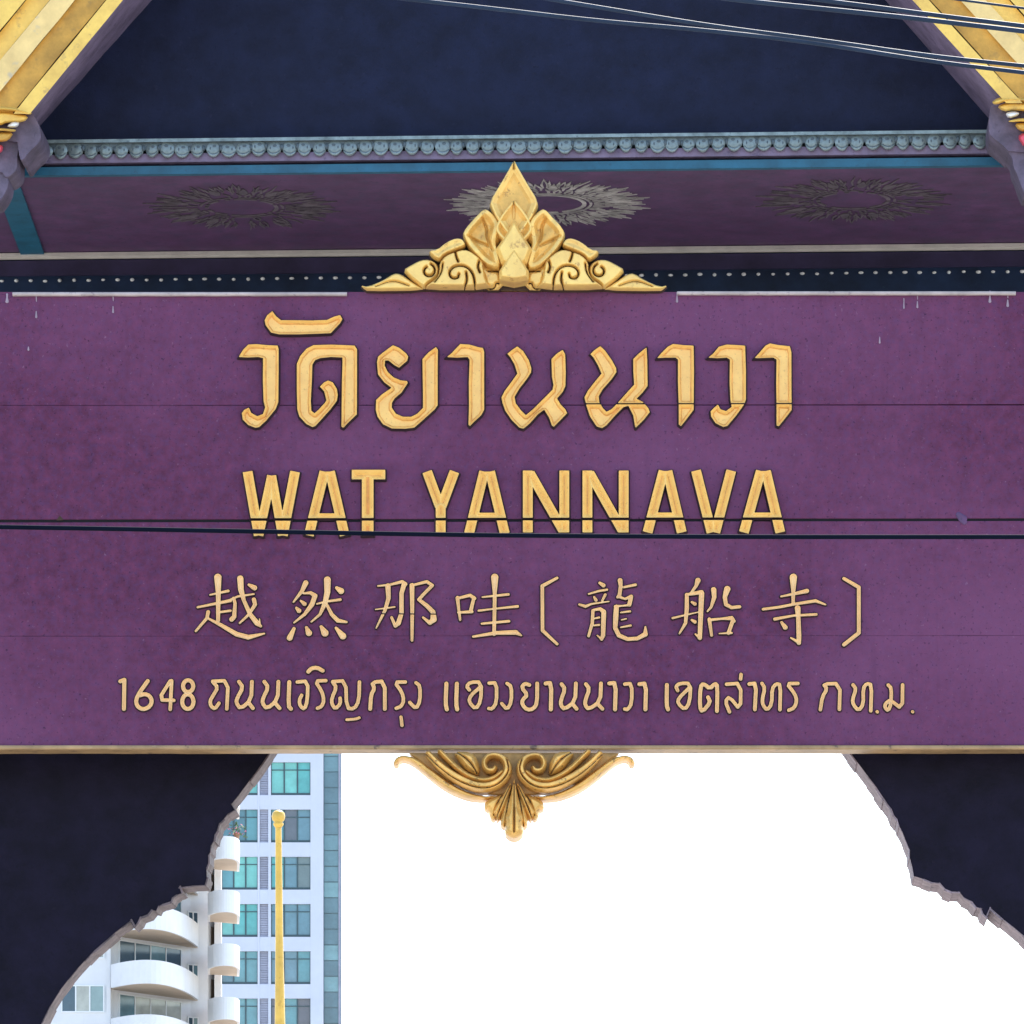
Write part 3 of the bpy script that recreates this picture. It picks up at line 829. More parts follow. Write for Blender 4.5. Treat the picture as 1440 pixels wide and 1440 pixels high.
# ---- lettering
CUT1 = (800, 569.6, 1440, 569.0, 0.9)
CUT2 = (300, 732.3, 1140, 731.0, 1.9)
def letter(shape, m, rim=0.009, bev=4.0, low=0.001, outline=2.3, step=1.0, lab=None, wall=None):
    hf = lambda S, x, y: low + rim * np.clip(1 + S / bev, 0, 1)
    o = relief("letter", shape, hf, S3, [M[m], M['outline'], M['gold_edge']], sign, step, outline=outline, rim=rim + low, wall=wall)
    if lab: o["label"] = lab
    return o
def Z(ox, oy, s): return lambda pts: [(ox + p[0] / s, oy + p[1] / s) + tuple(q / s for q in p[2:]) for p in pts]
A = Z(320, 420, 6.857); B = Z(500, 460, 6.2609); C = Z(690, 460, 6.2609); D = Z(900, 460, 6.2609)
line1 = [
 A([(435,125),(475,180),(520,215),(640,215),(820,218),(960,212),(1030,180),(1090,165),(1115,210),(1090,255),(1000,350),(900,355),(700,362),(500,362),(420,345),(365,270),(355,220),(380,170)]),
 A([(100,580),(150,500),(200,450),(280,445),(380,455),(490,460),(500,500),(500,700),(497,1010),(470,1080),(380,1190),(310,1255),(270,1262),(200,1235),(145,1180),(135,1115),(160,1080),(210,1055),(235,1110),(290,1140),(340,1120),(360,1060),(345,1000),(338,800),(340,590),(300,580),(200,585)]),
 A([(665,640),(700,560),(760,490),(830,455),(1000,450),(1130,455),(1230,460),(1255,500),(1255,800),(1253,1130),(1180,1200),(1120,1262),(1095,1250),(1097,1050),(1100,800),(1105,640),(1105,585),(1000,580),(900,590),(850,610),(825,650),(820,800),(810,1000),(815,1090),(840,1110),(880,1075),(935,1015),(950,990),(930,910),(885,860),(930,815),(970,795),(1020,815),(1060,880),(1070,940),(1060,1000),(1000,1080),(920,1170),(850,1245),(820,1255),(760,1225),(690,1150),(670,1080),(665,900)]),
 B([(185,320),(195,270),(235,235),(330,165),(390,190),(450,240),(470,270),(460,310),(385,375),(340,350),(290,310),(265,310),(262,350),(290,405),(340,450),(400,475),(460,482),(465,505),(410,590),(350,640),(325,680),(325,720),(360,770),(420,795),(490,795),(540,770),(590,720),(590,600),(585,290),(640,230),(710,180),(730,210),(728,400),(728,700),(700,740),(600,830),(520,900),(440,910),(320,908),(240,870),(190,800),(175,740),(178,650),(230,600),(310,545),(250,500),(195,430)]),
 B([(790,280),(840,240),(920,155),(1000,160),(1090,185),(1125,190),(1137,230),(1137,500),(1137,740),(1110,790),(1050,845),(1005,890),(990,870),(995,700),(993,500),(1000,300),(985,280),(900,285)]),
 C([(140,245),(190,205),(235,175),(290,220),(340,300),(362,370),(360,410),(330,460),(260,550),(215,625),(225,680),(270,740),(310,780),(370,730),(450,650),(540,560),(548,520),(535,450),(530,290),(580,240),(635,205),(660,250),(665,400),(662,530),(640,580),(590,640),(620,690),(660,730),(678,770),(620,830),(555,895),(535,880),(510,810),(470,745),(420,780),(350,860),(290,910),(250,900),(180,830),(125,750),(100,680),(90,630),(120,570),(180,490),(230,420),(205,340),(170,280)]),
 C([(870,250),(910,210),(965,172),(1010,215),(1070,300),(1108,370),(1110,410),(1070,470),(990,560),(955,620),(960,670),(990,720),(1020,750),(1060,730),(1110,680),(1190,590),(1258,515),(1250,400),(1250,290),(1300,240),(1375,180),(1382,300),(1385,530),(1340,590),(1290,640),(1340,665),(1390,720),(1405,760),(1350,830),(1275,905),(1265,880),(1250,790),(1210,710),(1170,720),(1100,790),(1020,880),(980,905),(930,890),(870,800),(840,710),(820,630),(850,570),(920,480),(970,420),(940,350),(900,280)]),
 D([(140,290),(180,240),(240,180),(290,155),(380,165),(475,170),(478,400),(475,740),(430,800),(360,890),(335,870),(335,700),(328,500),(328,300),(310,285),(220,285)]),
 D([(585,285),(640,240),(690,180),(760,160),(860,165),(928,170),(935,400),(935,650),(915,700),(850,790),(770,885),(730,895),(660,860),(620,800),(615,750),(650,715),(685,685),(710,730),(755,745),(800,710),(790,660),(782,500),(785,300),(760,285),(680,290)]),
 D([(995,290),(1040,240),(1100,170),(1140,150),(1220,165),(1320,175),(1335,230),(1335,500),(1337,740),(1300,790),(1220,890),(1195,880),(1195,700),(1192,500),(1195,300),(1170,285),(1080,288)]),
]
for p in line1:
    s_ = Shape(0.8); s_.polys.append(p); s_.cuts.append(CUT1)
    letter(s_, 'gold', rim=0.026, bev=4.6, step=0.8, outline=2.4, wall=(-4.6, -3.2), lab="large gold Thai letter of the top line")

E = Z(320, 640, 3.512); F = Z(720, 640, 3.512)
def barz(T, a, b, w): return bar(T([a])[0], T([b])[0], w / 3.512)
WD = 26.5
line2 = [
 [(E, (100, 85), (156, 405), WD), (E, (156, 405), (219, 105), 24), (E, (219, 105), (272, 405), 24), (E, (335, 85), (274, 405), WD)],
 [(E, (480, 85), (402, 405), WD), (E, (506, 85), (580, 405), WD), (E, (425, 306), (560, 306), 15), (E, (464, 100), (521, 100), 15)],
 [(E, (612, 102), (782, 102), 26), (E, (693, 85), (693, 405), 31)],
 [(E, (985, 85), (1050, 262), WD), (E, (1122, 85), (1056, 262), WD), (E, (1053, 235), (1053, 396), WD)],
 [(E, (1268, 85), (1192, 396), WD), (E, (1296, 85), (1370, 396), WD), (E, (1215, 303), (1345, 303), 15), (E, (1253, 100), (1311, 100), 15)],
 [(F, (78, 80), (78, 390), WD), (F, (88, 92), (252, 380), 25), (F, (258, 80), (258, 390), WD)],
 [(F, (372, 80), (372, 390), WD), (F, (382, 92), (545, 380), 25), (F, (551, 80), (551, 390), WD)],
 [(F, (748, 82), (668, 390), WD), (F, (766, 82), (838, 390), WD), (F, (690, 302), (820, 302), 15), (F, (731, 97), (782, 97), 15)],
 [(F, (907, 80), (985, 390), WD), (F, (1082, 80), (1002, 390), WD)],
 [(F, (1228, 82), (1143, 390), WD), (F, (1252, 82), (1324, 390), WD), (F, (1165, 302), (1305, 302), 15), (F, (1212, 97), (1267, 97), 15)],
]
for bars in line2:
    s_ = Shape(0.7)
    for T, a, b, w in bars: s_.polys.append(barz(T, a, b, w))
    s_.cuts.append(CUT2)
    letter(s_, 'gold', rim=0.028, bev=7.5, step=0.8, outline=2.3, wall=(-30, -6.3), lab="gold Latin capital letter of the second line")

G1 = Z(260, 790, 5.76); G2 = Z(510, 790, 5.76); G3 = Z(740, 790, 5.76); G4 = Z(980, 790, 5.76)
cn = [
 [(G1, [(268,130,32),(272,260,22),(270,480,18)]), (G1, [(205,272,10),(352,240,14)]), (G1, [(105,372,12),(240,345,14),(370,318,16)]), (G1, [(285,412,12),(370,400,13)]), (G1, [(190,410,18),(180,460,16),(90,565,12)]),
  (G1, [(195,465,12),(300,520,18),(420,590,22),(515,615,22),(645,585,10)]), (G1, [(395,300,16),(408,340,16),(400,450,20),(380,470,22)]), (G1, [(345,320,10),(430,285,12),(560,265,10)]),
  (G1, [(450,140,28),(455,230,25),(480,320,18),(530,430,20),(585,500,24),(615,525,14)]), (G1, [(605,520,14),(606,465,7)]), (G1, [(560,310,20),(570,350,18),(520,430,14),(445,500,11)]), (G1, [(520,190,14),(565,215,24)])],
 [(G1, [(980,175,24),(950,240,18),(880,330,10)]), (G1, [(960,260,10),(1020,255,16),(1055,280,22),(1030,350,22),(970,430,16),(885,497,10)]), (G1, [(940,320,12),(970,345,20)]), (G1, [(905,378,14),(925,400,22)]),
  (G1, [(1155,150,30),(1155,250,26),(1135,340,22),(1095,430,14),(1025,490,10)]), (G1, [(1070,345,10),(1150,325,12),(1260,310,14)]), (G1, [(1150,350,14),(1190,430,18),(1240,480,20),(1310,492,12)]), (G1, [(1230,215,16),(1265,240,28)]),
  (G1, [(885,545,16),(850,620,26)]), (G1, [(985,535,14),(1005,580,28)]), (G1, [(1105,530,16),(1135,580,32)]), (G1, [(1225,540,14),(1280,605,30)])],
 [(G2, [(125,200,10),(220,190,12),(320,165,16),(345,185,20)]), (G2, [(335,190,22),(315,260,20),(315,420,20),(290,500,22),(265,525,16)]), (G2, [(265,525,16),(235,455,14)]), (G2, [(205,200,24),(210,300,20),(180,400,16),(110,540,9)]), (G2, [(105,390,8),(260,370,10)]),
  (G2, [(400,195,22),(402,400,18),(400,640,14)]), (G2, [(400,195,12),(520,165,16),(565,195,16),(500,260,16),(455,310,16),(520,360,20),(570,410,22),(575,470,28),(545,500,18),(490,455,12)])],
 [(G2, [(768,295,18),(780,400,14),(790,475,12)]), (G2, [(770,300,14),(870,275,16),(905,300,18)]), (G2, [(900,300,16),(875,405,18)]), (G2, [(775,415,12),(885,408,16)]), (G2, [(1070,130,32),(1070,260,18),(1065,590,17)]),
  (G2, [(970,290,10),(1180,268,14)]), (G2, [(940,400,12),(1060,385,10),(1255,365,14)]), (G2, [(965,505,12),(1185,485,14)]), (G2, [(895,610,12),(1080,580,18),(1240,575,22),(1285,600,10)])],
 [(G3, [(250,135,14),(130,200,17),(132,560,17),(250,670,14)])],
 [(G3, [(595,175,14),(625,195,20)]), (G3, [(505,265,10),(590,240,12),(655,230,12)]), (G3, [(550,290,12),(565,315,16)]), (G3, [(640,270,14),(615,320,12)]), (G3, [(430,350,12),(480,365,15),(530,345,11),(670,325,8)]),
  (G3, [(540,400,16),(535,500,16),(505,605,14)]), (G3, [(540,395,12),(600,385,16),(628,410,22),(622,600,20),(610,630,16)]), (G3, [(610,630,14),(575,600,8)]), (G3, [(545,465,9),(590,455,12)]), (G3, [(545,520,9),(590,515,12)]),
  (G3, [(760,155,22),(765,200,18),(755,275,18),(740,290,14)]), (G3, [(790,210,12),(885,190,14)]), (G3, [(745,285,14),(800,305,12),(850,285,18),(835,350,20)]), (G3, [(720,365,14),(780,360,10),(830,355,12)]),
  (G3, [(730,370,22),(725,450,24),(720,540,20),(750,600,20),(820,630,18),(900,625,18),(965,590,22),(965,530,10)]), (G3, [(765,415,9),(840,405,12)]), (G3, [(770,475,8),(810,465,9)]), (G3, [(765,535,9),(845,520,12)])],
 [(G3, [(1390,155,24),(1375,200,16),(1335,255,12)]), (G3, [(1300,270,18),(1300,380,20),(1290,500,16),(1240,585,10)]), (G3, [(1300,270,14),(1420,250,20)]), (G3, [(1420,260,24),(1412,450,22),(1405,620,20)]), (G3, [(1405,620,16),(1370,590,10)]),
  (G3, [(1185,460,12),(1290,435,10),(1400,410,8)]), (G3, [(1340,330,12),(1365,345,18)]), (G3, [(1340,475,12),(1365,490,18)]), (G4, [(135,230,24),(140,290,20),(115,370,14),(85,405,10)]), (G4, [(245,225,28),(225,290,20),(235,350,18),(280,375,16),(345,368,16)]),
  (G4, [(100,470,18),(118,600,14)]), (G4, [(100,475,14),(200,465,12),(280,460,20),(300,485,16)]), (G4, [(290,480,18),(255,580,18)]), (G4, [(180,585,8),(280,580,12)])],
 [(G4, [(780,130,32),(780,250,18),(778,345,16)]), (G4, [(680,285,10),(780,265,14),(890,240,20)]), (G4, [(535,388,14),(660,372,14),(800,345,14),(960,320,16),(1040,350,10)]), (G4, [(815,380,26),(820,450,20),(825,600,22),(825,660,20)]), (G4, [(822,655,16),(760,620,10)]),
  (G4, [(630,468,16),(780,440,12),(965,430,14)]), (G4, [(685,495,14),(715,535,22)])],
 [(G4, [(1190,140,16),(1310,210,18),(1310,580,18),(1190,675,18)])],
]
for i, g_ in enumerate(cn):
    s_ = Shape()
    for T, pts in g_: s_.strokes.append(T([(p[0], p[1], p[2] * 1.02 - 3.4) for p in pts]))
    if i == 2: s_.cuts.append((500, 863.5, 640, 864.5, 0.8))
    letter(s_, 'cream', rim=0.012, bev=2.4, step=0.7, outline=1.6, lab="pale gold bracket of the Chinese line" if i in (4, 8) else "pale gold Chinese character of the third line")

H1 = Z(150, 920, 4.9655); H2 = Z(420, 920, 4.9655); H3 = Z(690, 920, 4.9655); H4 = Z(1010, 920, 4.9655); H5 = Z(900, 920, 7.2)
def ell(cx, cy, rx, ry, n=14): return [(cx + rx * math.cos(2 * math.pi * i / n), cy + ry * math.sin(2 * math.pi * i / n)) for i in range(n + 1)]
addr = [
 (H1, 16, [[(97,192),(125,182)], [(125,184),(122,385)]]),
 (H1, 16, [[(288,190),(232,268),(206,320),(212,362),(240,384),(270,386),(306,365),(318,328),(302,294),(268,280),(235,290)]]),
 (H1, 14, [[(445,190),(362,322),(470,325)], [(455,188),(445,388)]]),
 (H1, 16, [ell(570,226,36,42), ell(568,334,40,52)]),
 (H1, 14, [[(742,192),(850,187),(840,385)], [(742,196),(778,235),(745,290),(722,330),(730,368),(758,385),(785,345)]]),
 (H1, 15, [[(925,195),(953,235),(912,310),(905,340),(935,385),(1010,322),(1015,195)], [(990,338),(1022,380)]]),
 (H1, 15, [[(1102,195),(1130,235),(1092,310),(1088,345),(1120,385),(1195,322),(1200,195)], [(1172,338),(1208,380)]]),
 (H1, 16, [[(1276,198),(1270,365),(1288,384)]]),
 (H1, 14, [[(1332,197),(1406,190),(1402,330),(1382,387),(1352,365),(1345,325),(1362,290)]]),
 (H2, 16, [[(68,125),(88,102),(130,96),(168,118)]]),
 (H2, 14, [[(190,187),(115,190),(162,260),(178,325),(162,368),(132,380)]]),
 (H2, 14, [[(238,195),(330,187),(335,380),(390,385),(422,325),(425,197)], [(240,200),(265,235),(232,310),(232,350),(256,385),(292,350),(290,310)]]),
 (H2, 11, [[(336,460),(398,456),(424,446)]]),
 (H2, 15, [[(602,385),(602,190),(512,200),(530,245),(506,285),(500,385)]]),
 (H2, 14, [[(745,197),(670,198),(722,268),(735,328),(716,368),(682,380)]]),
 (H2, 13, [[(715,442),(722,500)]]),
 (H2, 14, [[(820,202),(848,225),(848,330),(820,385),(776,340)]]),
 (H2, 16, [[(1032,208),(1026,350),(1035,388)], [(1105,208),(1100,350),(1107,388)]]),
 (H2, 14, [[(1192,252),(1172,228),(1198,198),(1276,197),(1272,330),(1236,388),(1188,335),(1200,292),(1262,238)]]),
 (H2, 14, [[(1330,205),(1382,202),(1382,340),(1352,385),(1328,382)]]),
 (H3, 14, [[(115,207),(145,228),(145,335),(115,390),(78,348)]]),
 (H3, 15, [[(270,218),(238,207),(215,235),(258,288),(222,320),(220,355),(255,392),(298,385),(324,345),(325,207)]]),
 (H3, 16, [[(384,207),(424,203),(420,388)]]),
 (H3, 15, [[(495,212),(520,245),(490,325),(490,360),(515,388),(590,332),(595,207)], [(570,348),(600,384)]]),
 (H3, 15, [[(665,212),(690,245),(660,325),(660,360),(685,388),(765,332),(770,207)], [(745,348),(780,384)]]),
 (H3, 16, [[(828,207),(874,203),(868,388)]]),
 (H3, 14, [[(936,212),(985,207),(985,345),(957,390),(936,386)]]),
 (H3, 16, [[(1038,212),(1085,207),(1080,388)]]),
 (H3, 16, [[(1230,218),(1228,360),(1238,388)]]),
 (H3, 14, [[(1305,256),(1292,228),(1320,206),(1396,206),(1390,335),(1356,392),(1306,345),(1312,310),(1382,242)]]),
 (H5, 22, [[(778,580),(784,325),(758,300),(706,355),(642,300),(610,335),(604,540),(630,588),(712,492),(688,440)]]),
 (H5, 20, [[(875,308),(1020,298),(1016,575),(905,432),(862,482),(905,588)], [(1022,210),(1018,255)]]),
 (H4, 15, [[(216,211),(265,206),(255,388)]]),
 (H4, 14, [[(305,207),(325,240),(306,320),(312,360),(340,394),(373,352),(375,242),(405,208),(434,217),(430,390)]]),
 (H4, 14, [[(555,207),(476,208),(535,280),(548,330),(530,378),(492,394)]]),
 (H4, 14, [[(845,388),(850,207),(732,211),(760,245),(726,300),(712,390)]]),
 (H4, 14, [[(940,217),(962,245),(936,320),(942,355),(978,398),(1013,352),(1010,242),(1036,207),(1070,217),(1064,398)]]),
 (H4, 13, [[(1108,404),(1110,406)]]),
 (H4, 14, [[(1186,218),(1208,240),(1205,350),(1186,398),(1162,376),(1166,348),(1200,322),(1284,388),(1286,217)]]),
 (H4, 12, [[(1355,404),(1357,406)]]),
]
for T, r, sts in addr:
    s_ = Shape()
    for st_ in sts: s_.strokes.append(T([(p[0], p[1], r * 0.86) for p in smooth_pts(st_, 1, False)]))
    letter(s_, 'cream', rim=0.012, bev=2.4, step=0.7, outline=1.6, lab="small pale gold letter or digit of the address line")

# ---- crest and pendant carvings
def mir(pts, cx): return [(2 * cx - p[0],) + tuple(p[1:]) for p in pts]
K = Z(600, 220, 6.0); LQ = Z(500, 220, 6.2609)
CX = 722.8
RL = 1.7
def bevel(base, hh, b, pw=0.6): return lambda S, x, y: RL * (base + hh * np.clip(-S / b, 0, 1) ** pw)
def dish(base, rimh, b, sink):   # raised lip, hollow middle
    return lambda S, x, y: RL * (base + rimh * np.clip(-S / 1.5, 0, 1) - sink * np.clip((-S - 4.0) / b, 0, 1) ** 0.7)
def leafy(base, hh, sink, xc, tr):      # petal: broad bright lip, hollow towards the inside, folded along its middle
    def f(S, x, y):
        lip = np.clip(-S / 2.0, 0, 1) ** 0.7
        hol = np.clip((-S - 6.5) / 6.0, 0, 1)
        fold = 0.006 * np.sin((x + y) * 0.16)
        return RL * (base + hh * lip - sink * hol) + fold * lip
    return f
def with_grooves(f, strokes, depth, wdt, ink=0.5):
    strokes = [smooth_pts(q, 2, False) for q in strokes]
    def g_(S, x, y):
        h = f(S, x, y)
        P = np.stack([x, y], 1)
        d = np.full(len(P), 1e9)
        for st_ in strokes:
            d = np.minimum(d, sdf_stroke(P, [(p[0], p[1], 0.0) for p in st_]))
        return h - RL * depth * np.exp(-(d / wdt) ** 2)
    g_.inlay = (strokes, wdt * ink * 0.9)
    return g_
m = MB()
base_poly = smooth_pts(K([(735,100),(930,425),(1130,690),(1130,760),(1290,760),(1390,860),(1500,960),(1560,1120),(1500,1135),(-30,1135),(-90,1120),(-30,960),(80,860),(180,760),(330,760),(330,690),(540,425)]), 0)
S_ = Shape(); S_.polys.append(base_poly)
crest = relief("crest", S_, bevel(0.0, 0.004, 3), S3, [M['groove'], M['gilt_dark']], sign, 2.0, skirt=-0.09)  # dark plate colour paints shade into gaps between the carved pieces
crest["label"] = "carved gold leaf crest standing on the top edge"
def carve(name, poly, f, par, it=1, mt='gilt', step=0.8, skirt=-0.02, ol=1.2, wall=None):
    S_ = Shape(); S_.polys.append(smooth_pts(poly, it) if it else poly)
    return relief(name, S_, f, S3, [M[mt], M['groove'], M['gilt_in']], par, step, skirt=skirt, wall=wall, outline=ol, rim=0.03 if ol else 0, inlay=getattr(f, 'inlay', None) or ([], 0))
def sym(half, cx=CX):   # half outline from top to bottom on the right
    return half + [q for q in mir(half, cx)[::-1]]
def ridge(base, hh, b, cx=CX, k=0.0):
    return lambda S, x, y: RL * (base + hh * np.clip(-S / b, 0, 1) ** 0.8) + k * np.exp(-((x - cx) / 6.0) ** 2)
# side leaves, tall centre leaf, inner leaves
for sgn in (-1, 1):
    tr = (lambda p: p) if sgn < 0 else (lambda p: mir(p, CX))
    LF = tr(K([(480,475),(530,495),(590,550),(620,620),(600,700),(590,800),(640,985),(540,985),(420,880),(335,775),(302,690),(325,640),(400,555)]))
    gr = [tr(K([(470,560),(510,640),(505,720),(560,830)])), tr(K([(350,710),(430,750),(520,790)]))]
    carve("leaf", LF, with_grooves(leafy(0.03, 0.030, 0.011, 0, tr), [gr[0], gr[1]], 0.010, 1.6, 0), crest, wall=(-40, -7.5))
    carve("leaf", tr(K([(600,640),(640,690),(600,770),(560,790),(520,770),(545,700)])), bevel(0.03, 0.02, 5), crest)
    # scrolls
    carve("scroll", tr(LQ([(45,1150),(110,1165),(250,1105),(340,1045),(400,1052),(480,1108),(560,1160),(610,1195),(110,1202),(80,1185)])), with_grooves(bevel(0.02, 0.016, 3), [tr(LQ([(180, 1165), (330, 1110), (470, 1160)]))], 0.010, 1.4, 0.3), crest)
    sp1 = [(612 + 0, 1195), (640, 1150), (700, 1105), (722, 1060), (712, 1000), (660, 985)]
    c1 = [(645 + r * math.cos(t), 1035 + r * math.sin(t)) for t, r in [(-1.2 + i * 0.45, 62 - i * 2.2) for i in range(13)]]
    carve("scroll", tr(LQ([(415,1020),(500,970),(580,930),(650,928),(712,958),(738,1010),(724,1075),(700,1112),(640,1152),(606,1190),(560,1160),(480,1098)])),
          with_grooves(bevel(0.02, 0.026, 3.5), [tr(LQ(c1))], 0.026, 1.5, 0.62), crest)
    carve("leaf", tr(LQ([(648,868),(720,858),(800,792),(880,758),(940,762),(972,808),(962,832),(880,862),(785,902),(742,952),(700,932),(660,897)])), dish(0.04, 0.02, 5, 0.004), crest)
    c3 = [(1052, 1195), (1048, 1120), (1028, 1060), (985, 1015), (925, 998), (865, 1012), (828, 1050), (832, 1095), (865, 1118), (905, 1108), (912, 1075)]
    carve("scroll", tr(LQ([(740,962),(790,902),(880,868),(960,848),(1022,868),(1090,918),(1132,970),(1142,1050),(1152,1120),(1200,1192),(604,1192),(642,1152),(712,1102),(742,1040)])),
          with_grooves(bevel(0.03, 0.030, 3.5), [tr(LQ(c3)), tr(LQ([(960, 1190), (985, 1130), (975, 1060)])), tr(LQ([(1090, 960), (1075, 1010), (1095, 1060)])), tr(LQ([(880, 880), (890, 930), (905, 965)])), tr(LQ([(612, 1140), (612, 1190)])), tr(LQ([(770, 980), (760, 1060), (700, 1140)]))], 0.026, 1.4, 0.6), crest)
    c4 = [(1125, 1130), (1140, 1165), (1190, 1185), (1230, 1170), (1235, 1140), (1262, 1140)]
    carve("scroll", tr(LQ([(1088,928),(1180,1012),(1290,1030),(1300,1192),(1130,1192),(1118,1100),(1062,1000)])), with_grooves(bevel(0.02, 0.022, 7), [tr(LQ(c4)), tr(LQ([(1170, 1035), (1280, 1030)]))], 0.018, 1.5), crest)
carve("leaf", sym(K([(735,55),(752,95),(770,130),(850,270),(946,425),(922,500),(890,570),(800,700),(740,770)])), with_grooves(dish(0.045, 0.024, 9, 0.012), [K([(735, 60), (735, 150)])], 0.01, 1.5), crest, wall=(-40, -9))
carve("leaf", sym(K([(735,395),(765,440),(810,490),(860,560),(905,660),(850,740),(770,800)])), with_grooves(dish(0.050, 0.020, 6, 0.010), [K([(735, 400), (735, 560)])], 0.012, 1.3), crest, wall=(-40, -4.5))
carve("leaf", sym(K([(735,575),(760,620),(800,690),(892,832),(845,950),(760,1010)])), ridge(0.060, 0.026, 5, k=0.012), crest, 0)
carve("leaf", sym(K([(735,842),(765,880),(800,930),(862,1030),(858,1100),(740,1122)])), ridge(0.080, 0.024, 4, k=0.006), crest, 0)

# pendant
PQ = Z(540, 1040, 3.892)
PX = 723.0
S_ = Shape()
S_.polys.append(PQ([(135,74),(1290,74),(1185,160),(1065,236),(935,286),(820,304),(712,312),(605,304),(490,286),(360,236),(240,160)]))
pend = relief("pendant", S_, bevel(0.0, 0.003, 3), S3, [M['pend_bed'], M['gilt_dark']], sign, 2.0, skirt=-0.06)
pend["label"] = "carved gold acanthus pendant under the bottom edge"
def sweep(name, pts, base, hh, par, mt='gilt_dark', step=0.7, skirt=-0.05, grooves=None, b=3.2):
    S_ = Shape(); S_.strokes.append(smooth_pts(pts, 2, False))
    f = bevel(base, hh, b, 0.7)
    if grooves: f = with_grooves(f, grooves, 0.014, 1.0)
    return relief(name, S_, f, S3, [M[mt], M['groove']], par, step, skirt=skirt, inlay=getattr(f, 'inlay', None) or ([], 0))
for sgn in (-1, 1):
    tr = (lambda p: p) if sgn < 0 else (lambda p: mir(p, PX))
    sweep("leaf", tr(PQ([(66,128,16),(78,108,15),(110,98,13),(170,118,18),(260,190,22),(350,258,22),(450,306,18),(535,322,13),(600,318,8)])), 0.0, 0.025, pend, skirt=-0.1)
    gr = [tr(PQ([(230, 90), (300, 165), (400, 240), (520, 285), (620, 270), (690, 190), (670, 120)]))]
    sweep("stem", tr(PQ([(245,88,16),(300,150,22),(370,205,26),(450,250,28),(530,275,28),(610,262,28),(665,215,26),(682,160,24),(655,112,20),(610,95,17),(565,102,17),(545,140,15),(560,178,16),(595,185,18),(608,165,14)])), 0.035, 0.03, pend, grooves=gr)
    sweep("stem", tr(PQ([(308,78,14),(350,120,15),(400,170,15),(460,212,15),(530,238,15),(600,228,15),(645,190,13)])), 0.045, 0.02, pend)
    carve("leaf", tr(PQ([(378,74),(480,76),(515,120),(528,190),(505,205),(450,180),(410,130)])), with_grooves(bevel(0.03, 0.02, 6), [tr(PQ([(400, 80), (470, 130), (510, 195)]))], 0.01, 1.5), pend, 1, 'gilt_dark', ol=0)
    carve("leaf", tr(PQ([(690,250),(660,300),(590,320),(548,350),(548,385),(575,395),(580,430),(602,452),(625,410),(650,400),(670,340)])), with_grooves(bevel(0.01, 0.03, 6), [tr(PQ([(680, 270), (630, 330), (600, 420)]))], 0.012, 1.4), pend, 1, 'gilt_dark', skirt=-0.08, ol=0)
    carve("leaf", tr(PQ([(705,240),(690,300),(650,380),(635,450),(640,480),(665,490),(672,515),(700,500),(712,420)])), with_grooves(bevel(0.025, 0.03, 6), [tr(PQ([(700, 270), (675, 370), (662, 480)]))], 0.014, 1.4), pend, 1, 'gilt_dark', skirt=-0.08, ol=0)
for sgn in (-1, 1):
    tr = (lambda p: p) if sgn < 0 else (lambda p: mir(p, PX))
    carve("leaf", tr(PQ([(700,235),(672,270),(640,330),(605,372),(590,410),(612,425),(618,455),(645,420),(668,380),(690,310)])), with_grooves(bevel(0.02, 0.03, 5), [tr(PQ([(690, 260), (650, 350), (618, 430)]))], 0.014, 1.2), pend, 1, 'gilt_dark', skirt=-0.08, ol=0)
carve("leaf", sym(PQ([(712,225),(728,300),(750,400),(768,440),(758,480),(765,520),(740,545),(712,552)]), PX), with_grooves(bevel(0.04, 0.03, 7), [PQ([(712, 250), (712, 520)])], 0.014, 1.4), pend, 1, 'gilt_dark', skirt=-0.09, ol=0)

# ------------------------------------------------------------------ overhead cables
def cpos(px, py, d): return Vector(((px - 720) * d / FPX, d, CAMZ + (HOR - py) * d / FPX))
def cable(pts, d0, d1, r_px, label, mt='cable_blue'):
    (xa, ya), (xb, yb) = pts[0], pts[1]
    sl0 = (yb - ya) / (xb - xa)
    (xc, yc), (xd, yd) = pts[-2], pts[-1]
    sl1 = (yd - yc) / (xd - xc)
    ext = [(xa - k, ya - sl0 * k) for k in (2600, 1200, 400)] + list(pts) + [(xd + k, yd + sl1 * k) for k in (400, 1200, 2600)]
    path = smooth_pts(ext, 2, False)
    P3 = []
    for x, y in path:
        d = d0 + (d1 - d0) * (x / 1440.0)
        P3.append(cpos(x, y, d))
    r = r_px * 1.12 * d0 / FPX
    root = P3[len(P3) // 2].copy()
    m = MB(); m.tube([p - root for p in P3], r, 12)
    o = m.build("overhead_cable", M[mt], None, True, root)
    return tag(o, label, "cable", "overhead cables in front of the gate")
cable([(0, 741), (180, 744), (360, 747.3), (540, 750.5), (720, 753), (900, 754.2), (1090, 755), (1260, 755), (1440, 755)], 20, 20.2, 2.9, "thick dark cable crossing in front of the signboard below the Latin letters", 'cable')
cable([(585, 0), (697, 12.5), (835, 29), (1000, 43), (1153, 61), (1305, 86), (1440, 102)], 19.2, 19.0, 2.6, "cable leaving the top edge furthest left, sloping down across the dark gable")
cable([(780, 0), (865, 14), (1000, 36.5), (1153, 56), (1305, 78.5), (1440, 92.5)], 19.0, 18.8, 2.5, "cable leaving the top edge second from left, joining the lowest one over the gable")
cable([(1000, -5), (1040, 0.5), (1214, 18), (1305, 28), (1440, 44)], 18.5, 18.4, 3.0, "thick cable over the gold eave at upper right, lower of its pair")
cable([(1120, -5), (1153, 0), (1244, 11.5), (1305, 20), (1440, 36.5)], 18.7, 18.6, 2.8, "thick cable over the gold eave at upper right, upper of its pair")
cable([(1300, -7), (1351, 0), (1440, 11.5)], 18.3, 18.3, 1.5, "thin short cable at the top right corner of the picture")

